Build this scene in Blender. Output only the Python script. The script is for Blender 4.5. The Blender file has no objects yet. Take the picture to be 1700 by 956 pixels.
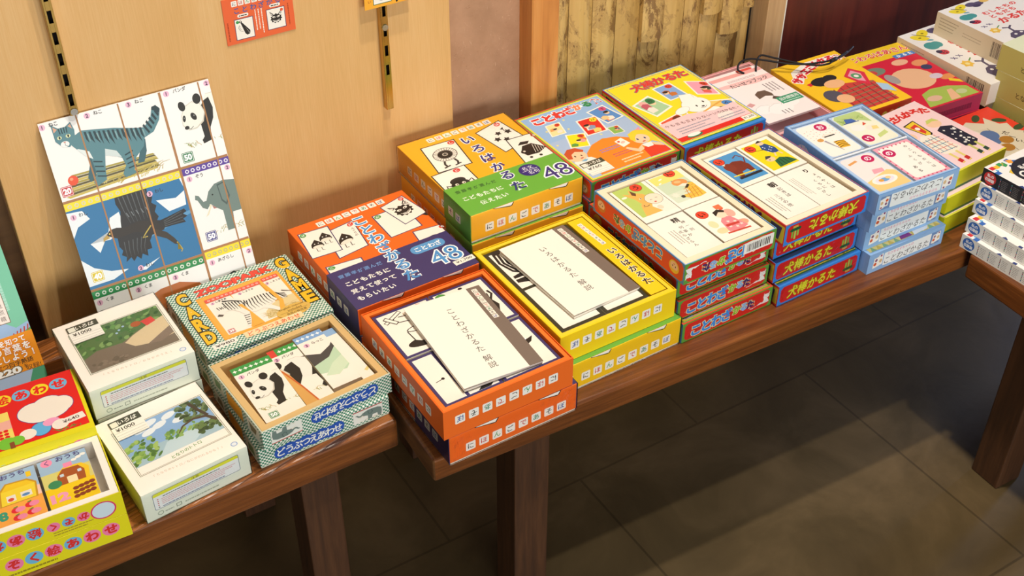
import bpy, bmesh, math, random
from mathutils import Vector, Matrix

random.seed(7)
S = bpy.context.scene
COL = S.collection
ZB = 0.39                      # height of the bench tops above the floor
R = math.radians

# ------------------------------------------------------------------ camera
cd = bpy.data.cameras.new('camera')
cam = bpy.data.objects.new('camera', cd)
COL.objects.link(cam)
cam.location = (0, 0, 1.0 + ZB)
cam.rotation_euler = (R(90 - 38.2076), 0, R(-31.8754))
cd.sensor_width = 36.0
cd.lens = 36.0 * 2022.18 / 1700
cd.clip_start = 0.02
S.camera = cam

# ------------------------------------------------------------------ light
S.view_settings.view_transform = 'Standard'
S.view_settings.look = 'None'
S.view_settings.use_curve_mapping = False
S.view_settings.gamma = 1.0
S.view_settings.exposure = 0.80
W = bpy.data.worlds.new('shop_ambient')
S.world = W
W.use_nodes = True
W.node_tree.nodes['Background'].inputs[0].default_value = (0.93, 0.98, 0.94, 1)
W.node_tree.nodes['Background'].inputs[1].default_value = 0.075


def lamp(name, kind, loc, energy, color, size=0.1, aim=None, spot=None, size_y=None):
    l = bpy.data.lights.new(name, kind)
    l.energy = energy
    l.color = color
    o = bpy.data.objects.new(name, l)
    COL.objects.link(o)
    o.location = loc
    if kind == 'AREA':
        l.size = size
        if size_y:
            l.shape = 'RECTANGLE'
            l.size_y = size_y
    else:
        l.shadow_soft_size = size
    if spot:
        l.spot_size = R(spot)
        l.spot_blend = 0.6
    if aim:
        o.rotation_euler = (Vector(aim) - Vector(loc)).to_track_quat('-Z', 'Y').to_euler()
    return o


# two warm ceiling lamps (their bench shadows are the two edges on the floor), an added
# low fill panel behind the viewer to brighten the box fronts, and cool daylight along the floor from the doorway on the right
lamp('ceiling_lamp', 'POINT', (0.80, 0.30, ZB + 2.2), 42, (1.0, 0.95, 0.87), 0.03)
lamp('ceiling_lamp', 'POINT', (0.78, 0.84, ZB + 2.2), 58, (1.0, 0.90, 0.77), 0.03)
lamp('front_fill_light', 'AREA', (0.2, -2.1, 0.85), 34, (0.97, 0.98, 0.95), 2.4, (0.8, 1.0, 0.6), None, 0.9)
lamp('door_daylight', 'AREA', (3.4, 1.25, 0.62), 30, (0.50, 0.64, 1.0), 0.5, (1.5, 1.0, 0.0), None, 0.7)


# ------------------------------------------------------------------ materials
def lin(h):
    h = h.lstrip('#')
    if len(h) == 3:
        h = ''.join(ch * 2 for ch in h)
    o = []
    for i in (0, 2, 4):
        c = int(h[i:i + 2], 16) / 255
        o.append(c / 12.92 if c <= 0.04045 else ((c + 0.055) / 1.055) ** 2.4)
    return (*o, 1)


MC = {}


def new_mat(name):
    m = bpy.data.materials.new(name)
    m.use_nodes = True
    nt = m.node_tree
    return m, nt, nt.nodes['Principled BSDF']


def pm(hexc, rough=0.42):
    """printed paper or card of one ink colour"""
    k = (hexc, rough)
    if k not in MC:
        m, nt, b = new_mat('print_' + hexc.lstrip('#'))
        b.inputs['Base Color'].default_value = lin(hexc)
        b.inputs['Roughness'].default_value = rough
        b.inputs['Specular IOR Level'].default_value = 0.35
        MC[k] = m
    return MC[k]


def ramp(nt, fac, stops):
    r = nt.nodes.new('ShaderNodeValToRGB')
    e = r.color_ramp.elements
    while len(e) < len(stops):
        e.new(0.5)
    for el, (p, c) in zip(e, stops):
        el.position = p
        el.color = lin(c)
    nt.links.new(fac, r.inputs[0])
    return r.outputs[0]


def coords(nt, scale=(1, 1, 1), rot=(0, 0, 0), loc=(0, 0, 0)):
    t = nt.nodes.new('ShaderNodeTexCoord')
    mp = nt.nodes.new('ShaderNodeMapping')
    mp.inputs['Scale'].default_value = scale
    mp.inputs['Rotation'].default_value = rot
    mp.inputs['Location'].default_value = loc
    nt.links.new(t.outputs['Object'], mp.inputs[0])
    return mp.outputs[0]


def noise(nt, vec, scale, detail=4, rough=0.55, dist=0.0):
    n = nt.nodes.new('ShaderNodeTexNoise')
    n.inputs['Scale'].default_value = scale
    n.inputs['Detail'].default_value = detail
    n.inputs['Roughness'].default_value = rough
    n.inputs['Distortion'].default_value = dist
    nt.links.new(vec, n.inputs['Vector'])
    return n.outputs['Fac']


def mixc(nt, fac, a, b, mode='MIX'):
    n = nt.nodes.new('ShaderNodeMix')
    n.data_type = 'RGBA'
    n.blend_type = mode
    for sock, v in ((n.inputs[0], fac), (n.inputs[6], a), (n.inputs[7], b)):
        if hasattr(v, 'is_output'):
            nt.links.new(v, sock)
        else:
            sock.default_value = v
    return n.outputs[2]


def bump(nt, b, h, strength, dist=0.001):
    n = nt.nodes.new('ShaderNodeBump')
    n.inputs['Strength'].default_value = strength
    n.inputs['Distance'].default_value = dist
    nt.links.new(h, n.inputs['Height'])
    nt.links.new(n.outputs[0], b.inputs['Normal'])


def wood(name, stops, scale, gscale=18, rough=0.4, bmp=0.15, dist=0.8):
    m, nt, b = new_mat(name)
    v = coords(nt, scale)
    n = noise(nt, v, gscale, 5, 0.6, dist)
    n2 = noise(nt, coords(nt, tuple(s * 3.1 for s in scale)), gscale, 3, 0.6)
    f = mixc(nt, 0.35, n, n2)
    nt.links.new(ramp(nt, f, stops), b.inputs['Base Color'])
    b.inputs['Roughness'].default_value = rough
    bump(nt, b, n2, bmp)
    return m


M_BENCH = wood('bench_wood', [(0.28, '#46250f'), (0.5, '#74401a'), (0.72, '#965826')], (0.3, 6, 6), 13, 0.36, 0.3)


def ridged():
    """weathered plank: hard dark growth lines standing out, running slightly askew"""
    m, nt, b = new_mat('ridged_bench_wood')
    v = coords(nt, (1 / 1.2, 1 / 150, 1), (0, 0, R(13)))
    v.node.vector_type = 'TEXTURE'
    n = noise(nt, v, 1.0, 2, 0.5, 0.35)
    big = noise(nt, coords(nt), 9, 2, 0.5)
    line = ramp(nt, n, [(0.40, '#34190b'), (0.47, '#6f3c18'), (0.58, '#a9642e')])
    nt.links.new(mixc(nt, 0.35, line, ramp(nt, big, [(0.35, '#55290f'), (0.65, '#a3622c')])), b.inputs['Base Color'])
    b.inputs['Roughness'].default_value = 0.34
    bump(nt, b, n, 0.8, 0.003)
    return m


M_RIDGE = ridged()
M_LEG = wood('leg_wood', [(0.3, '#2e190b'), (0.5, '#472913'), (0.7, '#5a371d')], (5, 5, 0.35), 11, 0.55, 0.25)
M_END = wood('bench_end_grain', [(0.3, '#4a2c16'), (0.5, '#6b4524'), (0.7, '#83582f')], (4, 1, 4), 11, 0.55, 0.2)
M_PILLAR = wood('pillar_wood', [(0.28, '#a9642a'), (0.5, '#d08a44'), (0.72, '#dea05c')], (4, 4, 0.4), 6, 0.4, 0.1, 1.6)
M_POST = wood('post_wood', [(0.3, '#a8855c'), (0.5, '#bf9a6c'), (0.7, '#cbaa7e')], (6, 6, 0.3), 10, 0.5, 0.05)
M_REDWALL = wood('red_brown_panel', [(0.3, '#38140e'), (0.5, '#571f14'), (0.7, '#6b2a1b')], (3, 3, 0.25), 8, 0.4, 0.05)
M_RECESS = wood('dark_recess_panel', [(0.3, '#5a3d20'), (0.5, '#6d4b28'), (0.7, '#7a5730')], (0.4, 4, 4), 8, 0.6, 0.05)


def veneer():
    m, nt, b = new_mat('maple_veneer')
    fine = noise(nt, coords(nt, (1, 1, 0.035)), 620, 3, 0.6)
    broad = noise(nt, coords(nt, (1, 1, 0.15)), 14, 3, 0.5, 0.4)
    f = mixc(nt, 0.45, broad, fine)
    nt.links.new(ramp(nt, f, [(0.25, '#cf9f5c'), (0.5, '#dbad6f'), (0.75, '#e3bb82')]), b.inputs['Base Color'])
    b.inputs['Roughness'].default_value = 0.45
    return m


def washi():
    m, nt, b = new_mat('washi_wallpaper')
    broad = noise(nt, coords(nt, (1, 1, 1)), 22, 5, 0.6)
    fib = noise(nt, coords(nt, (1, 1, 0.4), (0, R(35), 0)), 120, 2, 0.4, 5.0)
    fib2 = noise(nt, coords(nt, (0.4, 1, 1), (0, R(50), 0)), 90, 2, 0.4, 6.0)
    base = ramp(nt, broad, [(0.3, '#a47c5e'), (0.7, '#b98f70')])
    c = mixc(nt, ramp(nt, fib, [(0.68, '#000000'), (0.74, '#b0b0b0')]), base, lin('#d3b093'))
    c = mixc(nt, ramp(nt, fib2, [(0.70, '#000000'), (0.76, '#c0c0c0')]), c, lin('#8c6246'))
    nt.links.new(c, b.inputs['Base Color'])
    b.inputs['Roughness'].default_value = 0.8
    return m


def bamboo(i):
    m, nt, b = new_mat('bamboo_plank')
    off = (i * 3.7, i * 1.3, i * 2.1)
    grain = noise(nt, coords(nt, (1, 1, 0.05), loc=off), 110, 2, 0.5)
    tone = noise(nt, coords(nt, (1, 1, 0.3), loc=off), 9, 3, 0.5)
    blot = noise(nt, coords(nt, (1, 1, 0.6), loc=off), 30, 8, 0.74, 0.7)
    spot = noise(nt, coords(nt, (1, 1, 0.8), loc=off), 70, 2, 0.5)
    f = mixc(nt, 0.65, grain, tone)
    base = ramp(nt, f, [(0.3, '#b48f4e'), (0.5, '#ccA660'), (0.7, '#dcbb78')])
    lo = (0.465, 0.52, 0.445, 0.54, 0.48, 0.50)[i % 6]
    c = mixc(nt, ramp(nt, blot, [(lo, '#000000'), (lo + 0.025, '#a0a0a0'), (lo + 0.07, '#707070'), (lo + 0.085, '#e8e8e8')]), base, lin('#69441f'))
    c = mixc(nt, ramp(nt, spot, [(0.70, '#000000'), (0.74, '#a0a0a0')]), c, lin('#5a3a1e'))
    nt.links.new(c, b.inputs['Base Color'])
    b.inputs['Roughness'].default_value = 0.5
    return m


def floor_mat():
    m, nt, b = new_mat('slate_floor_tile')
    n = noise(nt, coords(nt), 5.5, 6, 0.62, 0.6)
    n2 = noise(nt, coords(nt), 1.9, 2, 0.5)
    c = ramp(nt, mixc(nt, 0.4, n, n2), [(0.3, '#403420'), (0.5, '#59492f'), (0.68, '#745f41')])
    br = nt.nodes.new('ShaderNodeTexBrick')
    br.offset = 0.5
    br.inputs['Color1'].default_value = (1, 1, 1, 1)
    br.inputs['Color2'].default_value = (0.9, 0.9, 0.9, 1)
    br.inputs['Mortar'].default_value = (0.62, 0.62, 0.62, 1)
    br.inputs['Scale'].default_value = 1.0
    br.inputs['Mortar Size'].default_value = 0.0022
    br.inputs['Mortar Smooth'].default_value = 0.3
    br.inputs['Brick Width'].default_value = 0.46
    br.inputs['Row Height'].default_value = 0.46
    nt.links.new(coords(nt, loc=(-0.31, -0.12, 0)), br.inputs['Vector'])
    nt.links.new(mixc(nt, 1.0, c, br.outputs['Color'], 'MULTIPLY'), b.inputs['Base Color'])
    b.inputs['Roughness'].default_value = 0.34
    b.inputs['Specular IOR Level'].default_value = 0.45
    bump(nt, b, n, 0.25, 0.004)
    return m


def metal(name, hexc, rough):
    m, nt, b = new_mat(name)
    b.inputs['Base Color'].default_value = lin(hexc)
    b.inputs['Metallic'].default_value = 1
    b.inputs['Roughness'].default_value = rough
    return m


def film_mat(ior=1.2, rough=0.09):
    m, nt, b = new_mat('clear_shrink_film')
    nt.nodes.remove(b)
    out = nt.nodes['Material Output']
    tr = nt.nodes.new('ShaderNodeBsdfTransparent')
    gl = nt.nodes.new('ShaderNodeBsdfGlossy')
    gl.inputs['Roughness'].default_value = rough
    fr = nt.nodes.new('ShaderNodeFresnel')
    fr.inputs['IOR'].default_value = ior
    mx = nt.nodes.new('ShaderNodeMixShader')
    n = noise(nt, coords(nt, (1, 1, 2.2)), 70, 3, 0.55, 1.5)
    bp = nt.nodes.new('ShaderNodeBump')
    bp.inputs['Strength'].default_value = 0.35
    bp.inputs['Distance'].default_value = 0.002
    nt.links.new(n, bp.inputs['Height'])
    nt.links.new(bp.outputs[0], gl.inputs['Normal'])
    nt.links.new(bp.outputs[0], fr.inputs['Normal'])
    nt.links.new(fr.outputs[0], mx.inputs[0])
    nt.links.new(tr.outputs[0], mx.inputs[1])
    nt.links.new(gl.outputs[0], mx.inputs[2])
    nt.links.new(mx.outputs[0], out.inputs[0])
    return m


def gingham():
    m, nt, b = new_mat('green_houndstooth_print')
    ck = nt.nodes.new('ShaderNodeTexChecker')
    ck.inputs['Scale'].default_value = 1 / 0.0025
    ck.inputs['Color1'].default_value = lin('#eef0e4')
    ck.inputs['Color2'].default_value = lin('#2f8064')
    nt.links.new(coords(nt, loc=(0.00071, 0.00063, 0.00057)), ck.inputs['Vector'])
    nt.links.new(ck.outputs[0], b.inputs['Base Color'])
    b.inputs['Roughness'].default_value = 0.42
    return m


M_VENEER, M_WASHI, M_FLOOR = veneer(), washi(), floor_mat()
M_BAMBOO = [bamboo(i) for i in range(6)]
M_BRASS = metal('brass_rail', '#c9a65e', 0.22)
M_STEEL = metal('steel_screw', '#c8c8c4', 0.25)
M_FILM, M_FOLD, M_GING = film_mat(), film_mat(1.45, 0.12), gingham()
M_DARK = pm('#14100c', 0.9)


def MAT(c):
    return pm(c) if isinstance(c, str) else c


# ------------------------------------------------------------------ mesh builder
class MB:
    def __init__(self):
        self.v, self.f, self.m, self.mats = [], [], [], []

    def mi(self, c):
        c = MAT(c)
        if c not in self.mats:
            self.mats.append(c)
        return self.mats.index(c)

    def poly(self, pts, c):
        n = len(self.v)
        self.v += [tuple(p) for p in pts]
        self.f.append(tuple(range(n, n + len(pts))))
        self.m.append(self.mi(c))

    def mesh(self, verts, faces, c):
        n, k = len(self.v), self.mi(c)
        self.v += [tuple(p) for p in verts]
        for f in faces:
            self.f.append(tuple(i + n for i in f))
            self.m.append(k)

    def box(self, x0, y0, z0, x1, y1, z1, c, bev=0.0006, seg=1, mtx=None):
        """bevelled box; c is one colour or a dict by side: top front left right back bottom"""
        bm = bmesh.new()
        bmesh.ops.create_cube(bm, size=1)
        for v in bm.verts:
            v.co = Vector((x0 + (v.co.x + .5) * (x1 - x0), y0 + (v.co.y + .5) * (y1 - y0), z0 + (v.co.z + .5) * (z1 - z0)))
        if bev:
            bmesh.ops.bevel(bm, geom=bm.edges[:], offset=bev, segments=seg, affect='EDGES', profile=0.5)
        bm.normal_update()
        n = len(self.v)
        for f in bm.faces:
            N = f.normal
            if isinstance(c, dict):
                a = max(range(3), key=lambda i: abs(N[i]) + (0.01 if i == 2 else 0))
                key = (('left', 'right'), ('front', 'back'), ('bottom', 'top'))[a][1 if N[a] > 0 else 0]
                col = c.get(key, c['all'])
            else:
                col = c
            self.f.append(tuple(v.index + n for v in f.verts))
            self.m.append(self.mi(col))
        bm.verts.index_update()
        self.v += [tuple(mtx @ v.co if mtx else v.co) for v in bm.verts]
        bm.free()
        return self

    def ring(self, x0, y0, x1, y1, z0, z1, t, fz, out, rim, inn, floor=None, tf=None):
        """open tray: outer walls, rim of width t, inner walls, inside floor at fz"""
        O = [(x0, y0), (x1, y0), (x1, y1), (x0, y1)]
        I = [(x0 + t, y0 + t), (x1 - t, y0 + t), (x1 - t, y1 - t), (x0 + t, y1 - t)]
        e = 0.0005
        P = [(x0 + e, y0 + e), (x1 - e, y0 + e), (x1 - e, y1 - e), (x0 + e, y1 - e)]
        sides = ('front', 'right', 'back', 'left')
        for i in range(4):
            j = (i + 1) % 4
            oc = out.get(sides[i], out['all']) if isinstance(out, dict) else out
            self.poly([(*O[i], z0), (*O[j], z0), (*O[j], z1 - e), (*O[i], z1 - e)], oc)
            self.poly([(*O[i], z1 - e), (*O[j], z1 - e), (*P[j], z1), (*P[i], z1)], rim)
            self.poly([(*P[i], z1), (*P[j], z1), (*I[j], z1), (*I[i], z1)], rim)
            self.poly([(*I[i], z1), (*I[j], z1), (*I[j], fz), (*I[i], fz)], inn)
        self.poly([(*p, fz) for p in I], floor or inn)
        self.poly([(*p, z0) for p in O[::-1]], out['all'] if isinstance(out, dict) else out)
        return self

    def tube(self, pts, r, c, n=8, closed=False):
        pts = [Vector(p) for p in pts]
        base = len(self.v)
        k = self.mi(c)
        for i, p in enumerate(pts):
            a = pts[max(i - 1, 0)]
            b = pts[min(i + 1, len(pts) - 1)]
            d = (b - a).normalized()
            s = d.cross(Vector((0, 0, 1)))
            s = s.normalized() if s.length > 1e-4 else Vector((1, 0, 0))
            u = s.cross(d)
            for q in range(n):
                an = 2 * math.pi * q / n
                self.v.append(tuple(p + r * (math.cos(an) * s + math.sin(an) * u)))
        for i in range(len(pts) - 1):
            for q in range(n):
                self.f.append((base + i * n + q, base + i * n + (q + 1) % n, base + (i + 1) * n + (q + 1) % n, base + (i + 1) * n + q))
                self.m.append(k)
        self.f.append(tuple(base + q for q in range(n))[::-1])
        self.m.append(k)
        self.f.append(tuple(base + (len(pts) - 1) * n + q for q in range(n)))
        self.m.append(k)
        return self

    def build(self, name, parent=None, smooth=False):
        me = bpy.data.meshes.new(name)
        me.from_pydata(self.v, [], self.f)
        for m in self.mats:
            me.materials.append(m)
        me.polygons.foreach_set('material_index', self.m)
        if smooth:
            me.polygons.foreach_set('use_smooth', [True] * len(self.f))
        me.update()
        o = bpy.data.objects.new(name, me)
        COL.objects.link(o)
        if parent:
            o.parent = parent
        return o


# ------------------------------------------------------------------ printing on a face
TC = {}


def glyphs(s, off):
    k = (s, off)
    if k not in TC:
        cu = bpy.data.curves.new('t', 'FONT')
        cu.body = s
        cu.fill_mode = 'FRONT'
        cu.resolution_u = 3
        cu.offset = off
        ob = bpy.data.objects.new('t', cu)
        me = bpy.data.meshes.new_from_object(ob)
        vs = [(v.co.x, v.co.y) for v in me.vertices]
        fs = [tuple(p.vertices) for p in me.polygons]
        bpy.data.meshes.remove(me)
        bpy.data.objects.remove(ob)
        bpy.data.curves.remove(cu)
        xs, ys = [v[0] for v in vs] or [0], [v[1] for v in vs] or [0]
        TC[k] = (vs, fs, (min(xs), min(ys), max(xs), max(ys)))
    return TC[k]


EPS = 0.000016


class Cv:
    """a flat printed face: shapes in millimetres, later shapes lie on earlier ones they overlap"""

    def __init__(s, mb, o, U, V, w, h, aff=None, rec=None, clip=None):
        s.mb, s.o, s.U, s.V, s.w, s.h = mb, Vector(o), Vector(U), Vector(V), w, h
        s.N = s.U.cross(s.V)
        s.A = aff or (1, 0, 0, 0, 1, 0)
        s.rec = rec if rec is not None else []
        s.clip = clip or (0, 0, w, h)

    def sub(s, x, y, rot=0, k=1.0, ky=None, clip=None):
        """a smaller sheet whose origin is at x, y"""
        a, b, c, d, e, f = s.A
        ky = k if ky is None else ky
        cr, sr = math.cos(R(rot)), math.sin(R(rot))
        A = (a * cr * k + b * sr * k, -a * sr * ky + b * cr * ky, a * x + b * y + c,
             d * cr * k + e * sr * k, -d * sr * ky + e * cr * ky, d * x + e * y + f)
        return Cv(s.mb, s.o, s.U, s.V, s.w, s.h, A, s.rec, clip or s.clip)

    def flip(s):
        return s.sub(s.w, s.h, 180)

    def quad(s, q, w=100, h=140):
        """a sheet w x h mapped on a measured quad: bottom-left, bottom-right, top-left"""
        (x0, y0), (x1, y1), (x2, y2) = q
        return Cv(s.mb, s.o, s.U, s.V, s.w, s.h, ((x1 - x0) / w, (x2 - x0) / h, x0, (y1 - y0) / w, (y2 - y0) / h, y0), s.rec, s.clip)

    def mp(s, p):
        a, b, c, d, e, f = s.A
        return (a * p[0] + b * p[1] + c, d * p[0] + e * p[1] + f)

    def lay(s, pts):
        xs, ys = [p[0] for p in pts], [p[1] for p in pts]
        bb = (min(xs), min(ys), max(xs), max(ys))
        L = 1
        for r in s.rec:
            if r[4] >= L and r[0] < bb[2] and r[2] > bb[0] and r[1] < bb[3] and r[3] > bb[1]:
                L = r[4] + 1
        s.rec.append((*bb, L))
        return L

    def p3(s, p, L):
        return s.o + s.U * (p[0] * .001) + s.V * (p[1] * .001) + s.N * (EPS * L)

    def poly(s, pts, col):
        q = [s.mp(p) for p in pts]
        x0, y0, x1, y1 = s.clip
        for ax, lim, sg in ((0, x0, 1), (0, x1, -1), (1, y0, 1), (1, y1, -1)):
            if not q:
                return s
            o = []
            for i in range(len(q)):
                a, b = q[i - 1], q[i]
                ia, ib = (a[ax] - lim) * sg >= -1e-6, (b[ax] - lim) * sg >= -1e-6
                if ia != ib:
                    t = (lim - a[ax]) / (b[ax] - a[ax])
                    o.append((a[0] + t * (b[0] - a[0]), a[1] + t * (b[1] - a[1])))
                if ib:
                    o.append(b)
            q = o
        if len(q) < 3:
            return s
        ar = sum(q[i - 1][0] * q[i][1] - q[i][0] * q[i - 1][1] for i in range(len(q)))
        if abs(ar) < 1e-6:
            return s
        if ar < 0:
            q = q[::-1]
        L = s.lay(q)
        s.mb.poly([s.p3(p, L) for p in q], col)
        return s

    def rect(s, x, y, w, h, col):
        return s.poly([(x, y), (x + w, y), (x + w, y + h), (x, y + h)], col)

    def fr(s, x, y, w, h, t, line, fill):
        s.rect(x, y, w, h, line)
        return s.rect(x + t, y + t, w - 2 * t, h - 2 * t, fill)

    def rr(s, x, y, w, h, r, col):
        p = []
        for cx, cy, a0 in ((x + w - r, y + r, -90), (x + w - r, y + h - r, 0), (x + r, y + h - r, 90), (x + r, y + r, 180)):
            for i in range(5):
                a = R(a0 + 22.5 * i)
                p.append((cx + r * math.cos(a), cy + r * math.sin(a)))
        return s.poly(p, col)

    def ell(s, x, y, rx, ry, col, rot=0, n=22, a0=0, a1=360):
        c, sn = math.cos(R(rot)), math.sin(R(rot))
        p = []
        m = n if a1 - a0 >= 360 else n + 1
        for i in range(m):
            a = R(a0 + (a1 - a0) * i / n)
            u, v = rx * math.cos(a), ry * math.sin(a)
            p.append((x + c * u - sn * v, y + sn * u + c * v))
        return s.poly(p, col)

    def star(s, x, y, r, col, n=5, k=0.45, rot=90):
        return s.poly([(x + (r if i % 2 == 0 else r * k) * math.cos(R(rot + 180 * i / n)),
                        y + (r if i % 2 == 0 else r * k) * math.sin(R(rot + 180 * i / n))) for i in range(2 * n)], col)

    def line(s, pts, w, col, taper=False):
        L, Rr = [], []
        for i, p in enumerate(pts):
            a, b = pts[max(i - 1, 0)], pts[min(i + 1, len(pts) - 1)]
            dx, dy = b[0] - a[0], b[1] - a[1]
            d = math.hypot(dx, dy) or 1
            ww = w / 2 * (1 - 0.75 * i / (len(pts) - 1) if taper else 1)
            L.append((p[0] - dy / d * ww, p[1] + dx / d * ww))
            Rr.append((p[0] + dy / d * ww, p[1] - dx / d * ww))
        return s.poly(L + Rr[::-1], col)

    def t(s, txt, x, y, size, col, rot=0, w=None, h=None, b=0.012, out=None, ow=0.05, slant=0):
        kanji = any('\u4e00' <= ch <= '\u9fff' for ch in txt)
        b0 = b
        b = 0.0 if kanji else b
        vs, fs, bb = glyphs(txt, b)
        bw, bh = max(bb[2] - bb[0], 1e-3), max(bb[3] - bb[1], 1e-3)
        kx = ky = size
        if w:
            kx = w / bw
            ky = h / bh if h else kx
        cx, cy = (bb[0] + bb[2]) / 2, (bb[1] + bb[3]) / 2
        cr, sr = math.cos(R(rot)), math.sin(R(rot))
        ring8 = [(math.cos(R(a)), math.sin(R(a))) for a in range(0, 360, 45)]
        if kanji:                       # close strokes: thicken by small shifts instead of swelling the outline
            jobs = [((vs, fs, bb), out, dx * (ow + b0), dy * (ow + b0)) for dx, dy in ring8] if out else []
            jobs += [((vs, fs, bb), col, dx * b0 * .7, dy * b0 * .7) for dx, dy in ring8[1::2]] if b0 > 0.015 else [((vs, fs, bb), col, 0, 0)]
        else:
            jobs = [(glyphs(txt, b + ow), out, 0, 0)] if out else []
            jobs.append(((vs, fs, bb), col, 0, 0))
        for (vv, ff, _), cc, sx, sy in jobs:
            q = []
            for vx, vy in vv:
                vx, vy = vx + sx, vy + sy
                u, v = (vx - cx) * kx + slant * (vy - cy) * ky, (vy - cy) * ky
                q.append(s.mp((x + cr * u - sr * v, y + sr * u + cr * v)))
            if q:
                L = s.lay(q)
                s.mb.mesh([s.p3(p, L) for p in q], ff, cc)
        return s

    def vt(s, txt, x, y, size, pitch, col, **k):
        """vertical writing, first character at x, y"""
        for i, ch in enumerate(txt):
            if ch != ' ':
                s.t(ch, x, y - i * pitch, size, col, **k)
        return s

    def spread(s, txt, x0, y0, x1, y1, size, col, **k):
        n = len(txt)
        for i, ch in enumerate(txt):
            f = i / max(n - 1, 1)
            s.t(ch, x0 + (x1 - x0) * f, y0 + (y1 - y0) * f, size, col[i % len(col)] if isinstance(col, (list, tuple)) else col, **k)
        return s

    def greek(s, x, y, w, h, rows, col, fill=0.42, vertical=False):
        """print too small to read: rows of broken strokes"""
        rnd = random.Random(int(x * 7 + y * 13 + w))
        n = rows
        for i in range(n):
            a = 0.0
            L = (h if vertical else w) * (0.75 + 0.25 * rnd.random() if i else 1)
            while a < L - 0.8:
                d = min(1.2 + 3.0 * rnd.random(), L - a)
                if vertical:
                    s.rect(x + w * (n - 1 - i) / n, y + h - a - d, w / n * fill, d, col)
                else:
                    s.rect(x + a, y + h * (n - 1 - i) / n, d, h / n * fill, col)
                a += d + 0.5
        return s


def top(mb, w, d, z, x=0, y=0):
    return Cv(mb, (x, y, z), (1, 0, 0), (0, 1, 0), w * 1000, d * 1000)


def front(mb, w, h, z=0, y=0, x=0):
    return Cv(mb, (x, y, z), (1, 0, 0), (0, 0, 1), w * 1000, h * 1000)


def left(mb, d, h, z=0, x=0):
    return Cv(mb, (x, d, z), (0, -1, 0), (0, 0, 1), d * 1000, h * 1000)


# ------------------------------------------------------------------ things
def tag(o, label, cat, group=None, kind=None):
    if label:
        o['label'] = label
    if cat:
        o['category'] = cat
    if group:
        o['group'] = group
    if kind:
        o['kind'] = kind
    return o


def thing(name, label, cat, group=None):
    o = bpy.data.objects.new(name, None)
    o.empty_display_size = 0.03
    COL.objects.link(o)
    return tag(o, label, cat, group)


def put(o, x, y, z, rot=0.0):
    """front-left corner of its base at x, y; z above the bench top"""
    o.location = (x, y, ZB + z)
    o.rotation_euler = (0, 0, R(rot))
    return o


def dup(root, label, x, y, z, rot=0.0, group=None):
    r = root.copy()
    COL.objects.link(r)
    r['label'] = label
    if group:
        r['group'] = group
    for ch in list(root.children):
        c = ch.copy()
        COL.objects.link(c)
        c.parent = r
        for g in list(ch.children):
            e = g.copy()
            COL.objects.link(e)
            e.parent = c
    return put(r, x, y, z, rot)


def struct(mb, name):
    return tag(mb.build(name), None, None, None, 'structure')


def wrap(root, w, d, h, g=0.0012, crumple=None):
    """clear film round a sealed box, with creased sealed seams on the front when crumple is given"""
    mb = MB()
    mb.box(-g, -g, 0.0004, w + g, d + g, h + g, M_FILM, 0.0012, 2)
    r = random.Random(int(w * 9000 + (crumple or 0) * 77))
    for x0, x1 in ((0.004, 0.028), (w - 0.052, w - 0.002)) if crumple else ():
        nx, nz = 9, 5
        G = [[(x0 + (x1 - x0) * i / nx + r.uniform(-.0012, .0012), -g - 0.0002 - r.uniform(0, .0016),
               0.003 + (h - 0.006) * j / nz + r.uniform(-.001, .001)) for j in range(nz + 1)] for i in range(nx + 1)]
        for i in range(nx):
            for j in range(nz):
                if r.random() < 0.4:
                    mb.poly([G[i][j], G[i + 1][j], G[i + 1][j + 1]], M_FOLD)
                if r.random() < 0.4:
                    mb.poly([G[i][j], G[i + 1][j + 1], G[i][j + 1]], M_FOLD)
    return mb.build('shrink_wrap', root, not crumple)
# ------------------------------------------------------------------ the setting
def slab(name, x0, y0, z0, x1, y1, z1, m, bev=0.0):
    return struct(MB().box(x0, y0, z0, x1, y1, z1, m, bev), name)


slab('floor', -2.2, -1.6, -0.05, 4.2, 1.75, 0.0, M_FLOOR)
slab('wall_back', 0.122, 1.331, 0.0, 0.842, 1.40, 2.5, M_WASHI)
slab('wall_left', -2.2, 1.346, 0.0, 0.122, 1.42, 2.5, M_RECESS)
slab('wall_panel', 0.122, 1.311, 0.10, 0.718, 1.331, 2.3, M_VENEER, 0.0008)
slab('trim_1', 0.840, 1.297, 0.0, 0.885, 1.42, 2.5, M_PILLAR, 0.002)
slab('trim_2', 1.285, 1.300, 0.0, 1.323, 1.42, 2.5, M_POST, 0.0015)
slab('trim_3', 1.323, 1.303, 0.0, 1.3275, 1.42, 2.5, pm('#e6e2d6'), 0.0005)
slab('wall_right', 1.3275, 1.318, 0.0, 4.2, 1.42, 2.5, M_REDWALL)

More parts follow.
